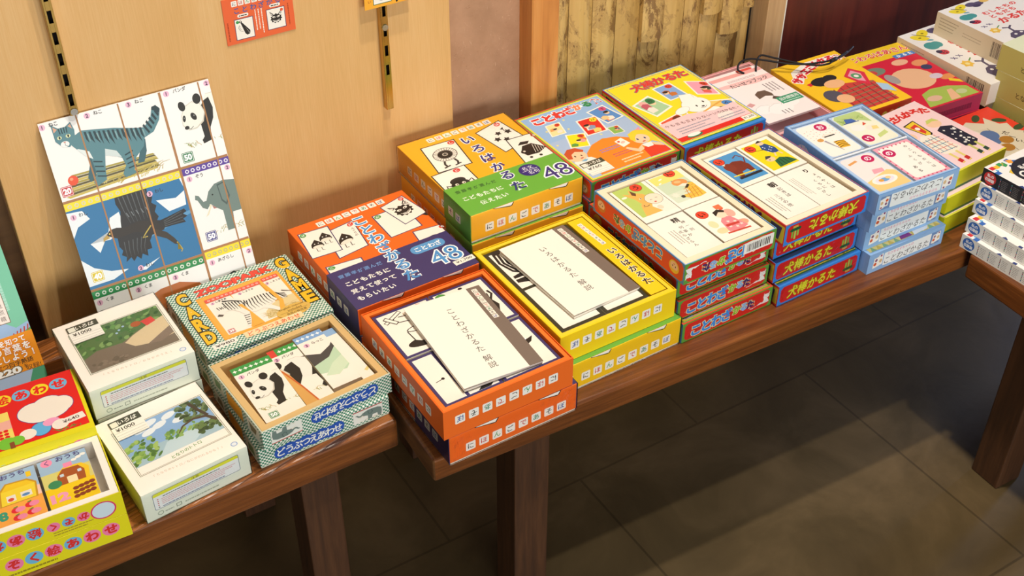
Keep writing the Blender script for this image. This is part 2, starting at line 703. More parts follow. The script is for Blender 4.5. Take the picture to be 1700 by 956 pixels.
mb = MB()                                   # bamboo sheathing: split culms, gently rounded, some overlapping
rb = random.Random(5)
x = 0.885
i = 0
mb.box(0.885, 1.338, 0, 1.285, 1.40, 2.5, M_DARK, 0)
joints = {4: (0.150, 2), 7: (0.165, 5), 8: (0.122, 0), 9: (0.158, 4)}
while x < 1.268:
    wd = rb.uniform(0.031, 0.044)
    x1 = min(x + wd, 1.276)
    segs = [(0.0, 2.5, 0.0, i)]
    if i in joints:
        zj, alt = joints[i]
        segs = [(0.0, ZB + zj + 0.004, 0.0, i), (ZB + zj, 2.5, 0.008, alt)]
    for z0, z1, off, mi_ in segs:
        n = 6
        P = []
        for k in range(n + 1):
            f = k / n
            P.append((x + (x1 - x) * f, 1.334 - off - 0.0085 * math.sin(math.pi * (0.04 + 0.92 * f))))
        m = M_BAMBOO[mi_ % 6]
        for k in range(n):
            a, b = P[k], P[k + 1]
            mb.poly([(*a, z0), (*b, z0), (*b, z1), (*a, z1)], m)
        mb.poly([(P[0][0], 1.339, z0), (*P[0], z0), (*P[0], z1), (P[0][0], 1.339, z1)], m)
        mb.poly([(*P[-1], z0), (P[-1][0], 1.339, z0), (P[-1][0], 1.339, z1), (*P[-1], z1)], m)
        mb.poly([(*p, z0) for p in P[::-1]] + [(P[0][0], 1.339, z0), (P[-1][0], 1.339, z0)], m)
    x = x1 + 0.0012
    i += 1
struct(mb, 'wall_bamboo')


# ------------------------------------------------------------------ benches
def bench(label, L, D, t, legs, x, y, rot, gap=None, leg=0.05, top=None):
    r = thing('bench', label, 'bench', None)
    planks = [(0, gap[0]), (gap[1], D)] if gap else [(0, D)]
    for a, b in planks:
        MB().box(0, a, -t, L, b, 0, {'all': M_BENCH, 'top': top or M_BENCH, 'left': M_END, 'right': M_END}, 0.004, 3).build('seat_plank', r)
    for lx, ly in legs:
        MB().box(lx, ly, -ZB, lx + leg, ly + leg, -t, M_LEG, 0.002, 2).build('leg', r)
    xs = sorted(set(l[0] for l in legs))
    ys = sorted(set(l[1] for l in legs))
    for lx in xs:
        MB().box(lx + 0.008, ys[0] + leg, -t - 0.045, lx + leg - 0.008, ys[-1], -t, M_LEG, 0.002).build('crossbar', r)
    return put(r, x, y, 0, rot)


bench('brown wooden bench at lower left with ridged grain, carrying animal card and white boxes', 1.25, 0.365, 0.043,
      [(0.255, 0.02), (0.255, 0.30), (1.129, 0.02), (1.129, 0.30)], -0.824, 0.938, 0.0, (0.288, 0.3185), 0.048, M_RIDGE)
bench('long reddish brown wooden bench in the middle under the orange, yellow and blue boxes', 1.50, 0.435, 0.036,
      [(0.126, 0.036), (0.126, 0.36), (1.36, 0.036), (1.36, 0.36)], 0.4295, 0.8585, -2.6)
bench('dark wooden bench at right edge under the stack of white spined boxes', 1.2, 0.42, 0.04,
      [(0.070, 0.055), (0.070, 0.33), (1.05, 0.055), (1.05, 0.33)], 1.2465, 0.811, -92.4)


# ------------------------------------------------------------------ wall fittings and papers
def rail(label, xc, z0, z1, first, pitch, tip):
    r = thing('shelf_rail', label, 'shelf rail')
    w, dp, sw, sh = 0.0094, 0.008, 0.0046, 0.0148
    mb = MB()
    a = w / 2
    mb.box(-a, 0.001, 0, a, 0.0018, z1 - z0, M_DARK, 0)
    for s_ in (-1, 1):
        mb.box(s_ * a - 0.0005, -dp, 0, s_ * a + 0.0005, 0.001, z1 - z0, M_BRASS, 0.0002)
        x0, x1 = sorted((s_ * a, s_ * sw / 2))
        mb.box(x0, -dp - 0.0008, 0, x1, -dp, z1 - z0, M_BRASS, 0.0002)
    zz, prev = first, 0.0
    while zz < z1 - z0:
        mb.box(-sw / 2, -dp - 0.0008, prev, sw / 2, -dp, zz, M_BRASS, 0)
        prev = zz + sh
        zz += pitch
    mb.box(-a, -dp, -0.0006, a, 0.001, 0.0, M_BRASS, 0)
    mb.build('slotted_channel', r)
    sc = MB()
    sc.tube([(0, -dp - 0.0004, tip), (0, -dp - 0.0022, tip)], 0.0042, M_STEEL, 14)
    sc.build('screw', r, False)
    r.location = (xc, 1.3095, ZB + z0)
    return r


rail('left slotted brass shelf rail ending above the tabby cat poster', 0.2187, 0.292, 1.5, 0.012, 0.0255, 0.0045)
rail('right slotted brass shelf rail with bare lower tip on the veneer panel', 0.6175, 0.179, 1.5, 0.051, 0.0277, 0.119)

TILE = ['#3a3a3a', '#c9363a', '#4b9a55', '#3a3a3a', '#c9363a', '#2f8a68', '#3a3a3a', '#3b5aa0']


def tiles(c, x0, y0, x1, y1, s, bg='#f4efe6', k=0.74):
    for i, ch in enumerate('にほんごであそぼ'):
        f = i / 7
        cx, cy = x0 + (x1 - x0) * f, y0 + (y1 - y0) * f
        c.rr(cx - s / 2, cy - s / 2, s, s, s * .12, bg)
        c.t(ch, cx, cy, s * k, TILE[i])


BK = '#2b2624'


def ill_devil(c):
    P = []
    for i in range(22):
        a = R(90 + 360 * i / 22)
        rr = 34 if i % 2 == 0 else 27
        P.append((50 + rr * 1.05 * math.cos(a), 68 + rr * math.sin(a)))
    c.poly(P, BK)
    c.poly([(22, 92), (14, 120), (36, 100)], BK)
    c.poly([(66, 100), (88, 120), (80, 92)], BK)
    c.poly([(22, 96), (18, 110), (30, 100)], '#f0e8dc')
    c.poly([(72, 100), (83, 111), (78, 96)], '#f0e8dc')
    c.ell(37, 78, 9, 6, '#f4ede2', -15).ell(63, 78, 9, 6, '#f4ede2', 15).ell(39, 77, 3, 3, BK).ell(61, 77, 3, 3, BK)
    c.poly([(28, 60), (50, 52), (72, 60), (64, 46), (50, 41), (36, 46)], '#f4ede2')
    c.line([(32, 57), (50, 48), (68, 57)], 2.5, BK)


def ill_club(c):
    c.poly([(30, 112), (36, 116), (80, 48), (76, 26), (60, 22), (50, 34)], BK)
    c.ell(30, 118, 8, 8, BK).ell(30, 118, 4, 4, '#f4ede2')
    for i in range(5):
        c.star(46 + i * 7, 84 - i * 12, 6, BK, 4)
        c.ell(56 + i * 4, 72 - i * 9, 2, 2, '#f4ede2')
    c.line([(22, 96), (16, 78), (24, 58), (40, 50)], 2, BK)
    c.line([(26, 90), (22, 78), (30, 64)], 1.5, BK)


def ill_nut(c, x, y, s=1.0):
    c.poly([(x - 20 * s, y), (x - 17 * s, y + 14 * s), (x, y + 36 * s), (x + 17 * s, y + 14 * s), (x + 20 * s, y)], BK)
    c.ell(x, y, 20 * s, 11 * s, BK)
    c.ell(x, y - 3 * s, 17 * s, 8 * s, '#efe6d8')
    c.ell(x - 6 * s, y + 14 * s, 2 * s, 2 * s, '#fff').ell(x + 6 * s, y + 14 * s, 2 * s, 2 * s, '#fff')
    for q in (-8, 8):
        c.line([(x + q * s, y - 10 * s), (x + q * s, y - 26 * s), (x + (q + 7) * s, y - 26 * s)], 2.2 * s, BK)


def ill_wheel(c):
    c.ell(50, 78, 34, 34, BK, n=30).ell(50, 78, 32, 32, '#f4ede2', n=30)
    for i in range(24):
        a = R(15 * i)
        c.line([(50 + 20 * math.cos(a), 78 + 20 * math.sin(a)), (50 + 32 * math.cos(a), 78 + 32 * math.sin(a))], 1.4, BK)
    c.ell(50, 78, 21, 21, BK).ell(50, 78, 8, 8, '#c9c0b2').star(50, 78, 7, BK, 5)
    for q in (-14, 14):
        c.line([(50 + q, 46), (50 + q * 1.3, 30), (50 + q * 1.1, 18)], 6, BK)
        c.line([(50 + q * 1.1 - 10, 14), (50 + q * 1.1 + 9, 20)], 5, BK)


def ill_bug(c):
    c.ell(50, 60, 26, 20, BK).ell(50, 78, 22, 16, BK).ell(40, 62, 5, 6, '#e9dfd0').ell(60, 62, 5, 6, '#e9dfd0')
    c.line([(24, 62), (14, 70), (12, 56)], 4, BK)
    c.line([(76, 62), (86, 70), (88, 56)], 4, BK)
    c.ell(41, 61, 2, 2, BK).ell(61, 61, 2, 2, BK)


def ill_stars(c):
    for x, y, r in ((28, 66, 13), (50, 88, 12), (50, 48, 12), (80, 76, 13), (66, 30, 9)):
        c.star(x, y, r, BK, 5, 0.55)
    c.poly([(68, 100), (84, 104), (76, 92)], BK)
    c.line([(76, 92), (74, 84)], 3, BK)


def ill_bird(c):
    c.poly([(14, 60), (30, 88), (60, 90), (92, 52), (60, 34), (24, 36)], BK)
    for i in range(5):
        c.line([(52 + i * 8, 40 + i * 1), (60 + i * 6, 84 - i * 7)], 1.6, '#e9dfd0')
    c.ell(26, 58, 13, 11, BK).ell(24, 60, 4, 4, '#e9dfd0')
    c.poly([(20, 96), (34, 110), (60, 104), (50, 92)], BK)
    c.ell(30, 24, 5, 5, BK).ell(60, 22, 5, 5, BK)


def bcard(c, q, ill, kana, kc, side='', edge=BK, w=100, h=140, kx=86):
    """white picture card with dark edge on a measured quad"""
    s = c.quad(q, w, h)
    s.fr(0, 0, w, h, 3.2, edge, '#f7f1e6')
    if ill:
        ill(s)
    s.ell(kx, h - 14, 10, 10, kc)
    s.t(kana, kx, h - 14, 13, '#fff')
    if side:
        s.vt(side, kx, h - 36, 11, 12, BK)


def pcard(label, x0, x1, z0, z1, y, col, draw):
    w, h = x1 - x0, z1 - z0
    mb = MB()
    mb.box(0, 0, 0, w, 0.0008, h, col, 0)
    draw(front(mb, w, h))
    o = tag(mb.build('price_card'), label, 'price card')
    o.location = (x0, y, ZB + z0)
    return o


def card_orange(c):
    tiles(c, 15, 51, 74, 51, 7)
    c.spread('ことわざかるた', 17, 41.5, 80, 43.5, 8.6, '#2f5f9e', b=0.02)
    for x, y, ill, kc in ((12, 4, ill_club, '#3f9a50'), (53, 7, ill_devil, '#e8603a')):
        c.fr(x, y, 24, 27, 0.8, '#3a2f60', '#f7f1e6')
        ill(c.sub(x + 1, y + 0.5, 0, 0.22, 0.19))
        c.ell(x + (4 if x < 20 else 20), y + 23, 2, 2, kc)
        c.rr(x + 5, y + 28.6, 14, 4, 2, '#f7f1e6')
        c.greek(x + 7, y + 29.8, 10, 1.6, 1, BK, 0.8)
    c.greek(39, 6, 12, 32, 3, '#f7e7da', 0.3, True)
    c.greek(81, 8, 4, 28, 1, '#a8401c', 0.3, True)
    c.greek(3, 5, 5, 24, 1, '#a8401c', 0.3, True)


def card_yellow(c):
    c.fr(12, 4, 26, 40, 0.9, '#35704a', '#f7f1e6')
    ill_bug(c.sub(12, -2, 0, 0.26, 0.26))
    c.vt('い', 7, 10, 5, 6, '#a8401c')
    c.t('●', 45, 3, 4, BK)


pcard('orange price card with a spiked club and devil face on the veneer panel', 0.4125, 0.501, 0.3225, 0.381, 1.3098, '#e8683a', card_orange)
pcard('yellow price card over the right brass rail, cut by top of photo', 0.5905, 0.66, 0.3285, 0.385, 1.2985, '#f2ac33', card_yellow)


# ------------------------------------------------------------------ animal poster leaning on the panel
def flowers(c, x0, x1, y, n, col, r=2.3):
    for i in range(n):
        x = x0 + (x1 - x0) * (i + .5) / n
        for k in range(8):
            a = R(45 * k)
            c.ell(x + r * .72 * math.cos(a), y + r * .72 * math.sin(a), r * .3, r * .3, col, n=6)


def num(c, x, y, txt, bg, s=1.0, fg='#fff'):
    c.rr(x - 7 * s, y - 6.5 * s, 14 * s, 13 * s, 1.5 * s, bg)
    c.rr(x - 6.2 * s, y - 5.7 * s, 12.4 * s, 11.4 * s, 1 * s, fg)
    c.rr(x - 5.7 * s, y - 5.2 * s, 11.4 * s, 10.4 * s, 0.8 * s, bg)
    c.t(txt, x, y, 9, fg, w=9.6 * s, h=7.8 * s, b=0.05)


def lbl(c, x, y, n, txt, k=1.0, gap=16):
    c.ell(x, y, 4 * k, 4 * k, '#e3b3cc', n=16)
    c.t(n, x, y, 6.6 * k, '#3a1838', b=0.03)
    c.t(txt, x + gap * k, y + 1.2 * k, 6.0 * k, '#2e2e2e', b=0.02)


def grass(c, x0, x1, y, h, n, cols, seed=1, lean=0.0):
    r = random.Random(seed)
    for i in range(n):
        x = x0 + (x1 - x0) * r.random()
        yy = y + (r.random() - .5) * h * .7
        L = h * (0.6 + 0.8 * r.random())
        dx = (r.random() - .5) * 2.4 * L + lean * L
        c.line([(x, yy), (x + dx * .5, yy + L * .5), (x + dx, yy + L * .55)], 1.1, cols[i % len(cols)], True)


def cat(c):
    F, Dk, Lt = '#56838c', '#22393f', '#86a9ac'
    for yy in range(0, 27, 3):
        x0, x1 = 6 + yy * 0.5, 118 + (yy % 4)
        c.poly([(x0 + 4, 208 + yy), (x1, 214 + yy * .72), (x1 - 2, 216 + yy * .72), (x0, 210.5 + yy)], ('#c7b356', '#5d5428', '#a89a44')[(yy // 3) % 3])
    grass(c, 48, 125, 212, 9, 26, ['#b8a24e', '#d0c07a'], 3, 0.8)
    # far legs
    c.poly([(44, 262), (54, 258), (48, 240), (46, 226), (38, 220), (36, 226), (42, 240)], '#3c626b')
    c.poly([(98, 262), (112, 252), (110, 238), (104, 226), (96, 226), (102, 240), (94, 250)], '#3c626b')
    # body and tail
    c.poly([(30, 276), (44, 282), (60, 279), (80, 275), (104, 268), (114, 266), (124, 274), (129, 286), (134, 288), (138, 282), (134, 270),
            (124, 258), (112, 254), (108, 244), (96, 234), (90, 220), (92, 216), (78, 214), (76, 219), (82, 228), (80, 238), (70, 244), (62, 246),
            (58, 230), (56, 218), (43, 213), (41, 219), (47, 228), (46, 246), (36, 258), (29, 268)], F)
    c.poly([(35, 262), (46, 256), (48, 246), (40, 252), (33, 262)], '#dfe6e4')
    c.poly([(62, 246), (80, 239), (76, 248), (64, 254)], '#cdd9d8')
    for i in range(13):
        x = 46 + i * 5.2
        y = 279.5 - i * 1.0
        c.poly([(x, y), (x + 2.6, y - .4), (x + 3.2 + (i % 3), y - 14 - (i * 7) % 6), (x + 0.6, y - 9)], Dk)
        if i % 2 == 0:
            c.poly([(x + 3, y - 3), (x + 4.4, y - 3), (x + 5.2, y - 13), (x + 4.2, y - 11)], Lt)
    for i in range(5):
        c.poly([(113 + i * 4.4, 268 + i * 3.2), (115 + i * 4.4, 270 + i * 3.4), (120 + i * 3.9, 259 + i * 4.4), (118 + i * 3.9, 257.5 + i * 4.2)], Dk)
    c.poly([(128, 284), (129, 287), (134, 288), (138, 283), (136, 278)], Dk)
    for i in range(4):
        c.line([(47, 243 - i * 6), (57, 240 - i * 6)], 1.6, Dk)
        c.line([(84, 240 - i * 5.4), (94, 243 - i * 6)], 1.6, Dk)
    # head
    c.poly([(13, 285), (13, 297), (20, 291), (28, 291), (35, 295), (37, 285), (35, 274), (27, 267), (19, 269), (13, 277)], F)
    c.poly([(14, 287), (14.5, 294), (18.5, 290)], '#d5a187')
    c.poly([(31, 291), (34.5, 293), (35, 287)], '#d5a187')
    for i in range(4):
        c.line([(20 + i * 3, 291), (20.5 + i * 2.6, 284)], 1.2, Dk)
    c.ell(18.5, 280, 2.6, 2.1, '#d6dcae').ell(28.5, 280, 2.8, 2.1, '#d6dcae').ell(18.7, 280, 1, 1.8, '#222').ell(28.6, 280, 1, 1.8, '#222')
    c.ell(22.5, 271.5, 5, 3.6, '#e9ecea').poly([(21, 274.5), (24.5, 274.5), (22.7, 272.4)], '#c98776')
    c.line([(22.7, 272.4), (22.7, 270), (25, 269)], 0.5, Dk)
    c.ell(19, 228, 6, 6, '#e4512b').ell(17.6, 230, 2, 1.8, '#f29a72')


def panda(c):
    """drawn in a 100 x 90 field, walking left"""
    W_, G_, B_ = '#eeebe0', '#cfc9ba', '#26241f'
    grass(c, 0, 95, 6, 9, 34, ['#7f9440', '#b8984a', '#98a24e'], 11)
    c.poly([(60, 66), (72, 80), (86, 78), (98, 66), (100, 44), (98, 8), (84, 6), (81, 12), (86, 18), (84, 36), (70, 38)], B_)
    c.poly([(48, 66), (62, 82), (76, 82), (88, 74), (86, 52), (78, 36), (64, 38)], W_)
    c.line([(62, 82), (76, 82), (88, 74)], .8, G_)
    c.poly([(42, 58), (54, 72), (66, 76), (70, 58), (66, 42), (56, 28), (52, 8), (36, 5), (34, 11), (40, 16), (39, 36)], B_)
    c.poly([(4, 42), (6, 58), (16, 71), (32, 76), (47, 70), (53, 55), (46, 40), (30, 32), (14, 32)], G_)
    c.poly([(5, 42.6), (7, 58), (17, 70), (32, 75), (46, 69), (51, 55), (44, 42), (30, 34), (15, 33)], W_)
    c.ell(11, 72, 6.5, 8, B_, 20).ell(43, 78, 8, 8.4, B_, -25)
    c.ell(29, 52, 4.8, 7, B_, 35).ell(10, 52, 3, 5.4, B_, -15)
    c.ell(30, 53.4, 1.2, 1.2, '#8a8a86').ell(10.4, 53, 1, 1, '#8a8a86')
    c.ell(11, 37, 4.6, 3, B_).line([(11, 36), (18, 33.5), (24, 37)], 0.9, B_)


def eagle(c):
    c.rect(0, 93, 141.5, 101, '#2f74a6')
    for q in (((0, 192), (18, 190), (24, 178), (8, 172), (0, 160)), ((16, 148), (40, 146), (60, 158), (58, 176), (46, 172), (40, 156), (24, 134)),
              ((104, 176), (128, 172), (140, 178), (138, 160), (116, 158)), ((0, 132), (12, 118), (30, 108), (50, 104), (30, 97), (0, 97)),
              ((138, 194), (142, 194), (142, 176)), ((60, 98), (90, 106), (70, 96))):
        c.poly(q, '#e8eef2')
    c.poly([(70, 140), (140, 152), (141, 148), (80, 132)], '#5c97c2')
    K, K2 = '#2c2b2c', '#5a6064'
    c.poly([(55, 152), (57, 164), (60, 176), (57, 186), (58, 195), (72, 194), (84, 194), (97, 194), (96, 186), (101, 182), (98, 175), (103, 170), (99, 163),
            (102, 156), (96, 148), (84, 144), (68, 146)], K)
    for i in range(7):
        c.line([(62 + i * 5.4, 193), (64 + i * 5.0, 176), (68 + i * 4.2, 158)], 1.2, K2, True)
    for i in range(5):
        c.line([(66 + i * 6, 172), (68 + i * 6, 166)], 1.0, '#7a8084')
    c.poly([(36, 152), (42, 157.5), (50, 158), (60, 155), (76, 158), (96, 153), (110, 148), (104, 138), (88, 136), (72, 135), (56, 140), (44, 147)], '#332d28')
    c.poly([(48, 145), (47, 134), (50, 128), (47, 123), (52, 119), (50, 113), (57, 117), (59, 111), (64, 116), (68, 111), (71, 117), (77, 112), (78, 120),
            (84, 120), (84, 130), (90, 138), (70, 146)], K)
    for i in range(6):
        c.line([(54 + i * 5.4, 138), (53 + i * 4.6, 126), (53 + i * 4.4, 118)], 0.9, K2, True)
    c.poly([(98, 150), (112, 152), (134, 156), (136, 152), (131, 150), (136, 146), (130, 144), (132, 139), (116, 140), (102, 140)], K)
    for i in range(4):
        c.line([(106, 148 - i * 2), (130, 154 - i * 4)], .7, K2)
    c.poly([(37, 153), (32, 150), (31, 145), (34, 147), (40, 148)], '#b99a52')
    c.ell(40.5, 153, 1, 1, '#f0d060')
    c.poly([(94, 142), (106, 134), (113, 124), (118, 114), (112, 116), (104, 126), (92, 134)], '#3c352e')
    c.line([(115, 118), (119, 107), (114, 109)], 1.6, '#b9a44e')
    c.line([(119, 107), (117, 104)], 1.2, '#b9a44e')
    c.line([(90, 148), (82, 141), (77, 136), (83, 136)], 1.5, '#b9a44e')


def elephant(c, col='#6f827c', dk='#4d5d5a'):
    """drawn in a 100 x 80 field, facing left, trunk raised"""
    grass(c, 20, 96, 6, 8, 18, ['#b9a75c', '#9aa05c'], 5)
    c.poly([(26, 48), (18, 42), (10, 46), (4, 58), (0, 60), (2, 66), (8, 64), (14, 54), (20, 54), (28, 66), (42, 74), (60, 76), (84, 72), (98, 60),
            (100, 36), (97, 4), (84, 4), (82, 28), (64, 28), (60, 4), (46, 4), (46, 34), (36, 40)], col)
    c.poly([(46, 72), (62, 74), (66, 52), (56, 40), (48, 48)], dk)
    c.poly([(48, 70), (60, 72), (63, 54), (56, 44), (50, 50)], col)
    c.ell(34, 60, 1.6, 1.2, '#1c1c1c')
    c.poly([(28, 46), (18, 34), (12, 32), (22, 42), (24, 48)], '#e6ddc0')
    c.poly([(36, 40), (30, 40), (28, 46)], '#b07a72')


def poster():
    mb = MB()
    w, L = 0.2035, 0.3015
    mb.box(0, 0, -0.0022, w, L, 0, {'all': '#f1efea', 'right': '#8a6a45'}, 0.0)
    c = top(mb, w, L, 0)
    BRN = '#a9784a'
    c.rect(0, 0, 203.5, 301.5, '#f1efec')
    cat(c)
    for x, n in ((3.5, '1'), (55, '2'), (104, '3')):
        lbl(c, x, 296.5, n, 'ねこ', 0.9, 14)
    num(c, 9, 217.5, '20', '#c2353a', 0.95)
    panda(c.sub(157, 223, 0, 0.62, 0.76))
    lbl(c, 150, 297, '1', 'パンダ', 0.9, 18)
    lbl(c, 200, 297, '2', '', 0.9)
    num(c, 155.5, 216, '50', '#2f7a4d')
    eagle(c)
    for x, y, n in ((6.5, 185, '1'), (64, 100, '2'), (99, 186, '3')):
        lbl(c, x, y, n, 'わし', 0.9, 13)
    num(c, 13, 107, '40', '#d8c22e')
    c.rect(0, 194, 141.5, 9.5, '#f2dc2e')
    flowers(c, 2, 141, 198.7, 17, '#cfcfc4', 2.7)
    c.rect(143.5, 194.5, 60, 9, '#5a3f9a')
    flowers(c, 146, 203, 199, 8, '#efeaf6', 2.7)
    elephant(c.sub(150, 108, 0, 0.66, 0.90))
    lbl(c, 150, 189, '1', 'ぞう', 0.9, 14)
    lbl(c, 199, 190, '2', '', 0.9)
    num(c, 158, 111, '50', '#3f3f86')
    c.rect(0, 80, 141.5, 10, '#2c8a4d')
    flowers(c, 2, 141, 85, 17, '#e6efe4', 2.7)
    c.rect(143.5, 83, 60, 10, '#f2dc2e')
    flowers(c, 145, 203, 88, 8, '#b7b78a', 2.7)
    for x, y, n, tx in ((6, 74, '1', 'くま'), (54, 74, '2', 'くま'), (101, 74, '3', 'くま'), (150, 77, '1', 'あざらし'), (199, 77, '2', '')):
        lbl(c, x, y, n, tx, 0.9, 14 if len(tx) < 3 else 20)
    c.poly([(20, 0), (30, 40), (56, 58), (80, 66), (104, 67), (128, 58), (139, 40), (140, 0)], '#b9692f')
    for i in range(24):
        r_ = random.Random(i)
        bx, by = 34 + r_.random() * 100, 8 + r_.random() * 40
        c.line([(bx, by), (bx + 3, by + 5)], 1.2, '#96501f')
    c.poly([(150, 20), (158, 48), (172, 58), (188, 54), (201, 40), (201, 10)], '#9aa08c')
    c.poly([(154, 40), (160, 54), (174, 58), (182, 50), (170, 42)], '#3d4240')
    for x0, y0, x1, y1 in ((43, 0, 43, 301), (92, 0, 92, 301), (190, 0, 190, 301)):
        c.line([(x0, y0), (x1, y1)], 1.8, BRN)
    c.line([(142, 0), (142, 301)], 3, BRN)
    c.line([(0, 205), (203, 205)], 3, BRN)
    c.line([(0, 91.5), (142, 91.5)], 3, BRN)
    c.line([(142, 94.5), (203, 94.5)], 3, BRN)
    o = tag(mb.build('animal_poster'), 'white animal card poster with tabby cat, eagle, panda and elephant leaning on the panel', 'poster')
    a = math.atan(0.30)
    o.location = (0.177, 1.2195, ZB + 0.0008)
    o.rotation_euler = (math.pi / 2 - a, 0, 0)
    return o


poster()


def green_book():
    r = thing('picture_book', 'green book with orange paper band leaning against the wall at far left', 'book')
    w, L, t = 0.135, 0.19, 0.016
    mb = MB()
    mb.box(0, 0, -t, w, L, 0, {'all': '#8cc7a8', 'bottom': '#f2ecdc', 'top': '#f2ecdc'}, 0.0006)
    c = top(mb, w, L, 0)
    c.rect(0, 0, 135, 190, '#7cc3a4')
    for i in range(9):
        c.greek(12 + i * 13, 92, 5, 94, 1, '#a9d8c6', 0.9, True)
    c.poly([(0, 0), (135, 0), (135, 74), (120, 70), (108, 80), (94, 76), (80, 86), (60, 78), (30, 88), (0, 80)], '#9db9dc')
    c.poly([(60, 40), (135, 40), (135, 66), (118, 60), (100, 52), (80, 50)], '#5fa052')
    for i in range(8):
        c.line([(100 + i * 4.5, 54 + i * 1.4), (102 + i * 4.5, 60 + i * 1.5)], 1.4, '#c23b2c')
    c.fr(104, 78, 13, 36, 0.8, '#7d5a4a', '#efe3da')
    c.vt('画竜点睛', 110.5, 108, 6.4, 8, '#6a4a44')
    c.rect(0, 0, 135, 18, '#a9bfe0')
    c.poly([(112, 0), (135, 0), (135, 18), (122, 18)], '#4e9b78')
    mb.build('cover', r)
    b = MB()
    b.box(-0.0004, 0.018, -t - 0.0004, w + 0.0004, 0.063, 0.0004, '#f0961e', 0.0003)
    c = Cv(b, (0, 0.018, 0.0004), (1, 0, 0), (0, 1, 0), 135, 45)
    c.spread('を知って', 98, 38.5, 122, 38.5, 8, '#fff', b=0.03, out='#e07818', ow=0.06)
    c.spread('の言葉を', 91, 29.5, 124, 29.5, 10.2, '#fff', b=0.03, out='#e07818', ow=0.06)
    c.spread('にしよう！', 88, 20, 129, 20, 9.2, '#fff', b=0.03, out='#e07818', ow=0.06)
    c.t('役に立つ四字熟語', 98, 12, 6, BK, w=56, h=6, b=0.02)
    c.t('220', 95, 4.6, 9, '#fff', w=30, h=8, b=0.05, out='#7a6a50', ow=0.08)
    c.t('を', 116, 6, 5.4, BK)
    c.t('収録!', 124, 3.2, 6, BK, w=17, h=6)
    c.ell(64, 5, 5, 3.8, BK)
    b.build('paper_band', r)
    r.location = (0.099 - w, 1.2075, ZB + 0.0145)
    r.rotation_euler = (math.pi / 2 - math.atan(0.68), 0, R(-0.5))


green_book()
# ------------------------------------------------------------------ card boxes: builders
def closed(name, label, cat, group, w, d, h, cols, art, film=False, base='#e9e2d2', bh=0.004):
    r = thing(name, label, cat, group)
    MB().box(0.0008, 0.0008, 0, w - 0.0008, d - 0.0008, bh, base, 0.0004).build('base', r)
    mb = MB()
    mb.box(0, 0, bh - 0.0015, w, d, h, cols, 0.0008, 2)
    art(mb, w, d, h)
    mb.build('lid', r)
    if film:
        wrap(r, w, d, h)
    return r


def tray(name, label, cat, w, d, h, cols, rim, rimcol, inn, floor, fz, art, drop=0.001, outrim=None):
    """sample box standing open in its own upturned lid"""
    r = thing(name, label, cat)
    mb = MB()
    mb.ring(0, 0, w, d, 0, h, 0.0014, 0.002, cols, outrim or (cols['all'] if isinstance(cols, dict) else cols), cols['all'] if isinstance(cols, dict) else cols)
    art(mb, w, d, h)
    mb.build('upturned_lid', r)
    g = 0.0018
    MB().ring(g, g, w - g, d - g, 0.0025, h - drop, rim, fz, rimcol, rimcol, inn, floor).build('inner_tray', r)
    return r


def flat(name, label, cat, group, w, d, t, col, art, x, y, z, rot, edge='#efe8da', lift=0.0):
    """card deck, card or booklet lying in a tray"""
    mb = MB()
    mb.box(0, 0, 0, w, d, t, {'all': edge, 'top': col}, 0)
    art(top(mb, w, d, t))
    o = tag(mb.build(name), label, cat, group)
    put(o, x, y, z, rot)
    return o


def at(fl, rot, u, v):
    """point u, v mm from the front-left corner of a box standing at fl turned by rot"""
    c, s = math.cos(R(rot)), math.sin(R(rot))
    return fl[0] + (c * u - s * v) * .001, fl[1] + (s * u + c * v) * .001


# ================================================================= orange and yellow card boxes
ORG, NAVY, YEL, TYEL, GRN, PUR = '#ee6c22', '#41386a', '#f8b52a', '#f6d01a', '#73b244', '#41307c'
NW, ND, NH = 0.170, 0.197, 0.042


def flaps(c, y):
    for x in (34, 118):
        c.poly([(x - 2, y), (x + 30, y), (x + 27, y - 5.2), (x + 24, y - 5.8), (x, y - 1)], BK)
        c.poly([(x, y), (x + 28.5, y), (x + 25.5, y - 4.6), (x + 1, y - .6)], '#f4efe6')


def n_sides(mb, w, d, h):
    c = front(mb, w, h)
    flaps(c, h * 1000)
    tiles(c, 27, 17, 149, 17, 12.5)
    c = left(mb, d, h)
    tiles(c, 34, 20, 164, 20, 12.5)


def n_band(r, col, edge_y, art):
    mb = MB()
    w, h, t = NW, NH, 0.0005
    y1 = edge_y * .001
    mb.box(-t, 0.0006, h, w + t, y1, h + t, col, 0)
    mb.box(-t, 0.0006, 0.001, 0, y1, h, col, 0)
    mb.box(w, 0.0006, 0.001, w + t, y1, h, col, 0)
    c = Cv(mb, (0, 0, h + t), (1, 0, 0), (0, 1, 0), w * 1000, edge_y)
    art(c)
    c = Cv(mb, (-t, y1, 0), (0, -1, 0), (0, 0, 1), edge_y, h * 1000)
    for i in range(8):
        yy = 34 + (164 - 34) * i / 7 - (ND * 1000 - edge_y)
        if yy > 0:
            c.rr(yy - 6, 14, 12.5, 12.5, 1.4, '#e9e3d6')
            c.t('にほんごであそぼ'[i], yy, 20, 9, TILE[i])
    mb.build('paper_band', r)


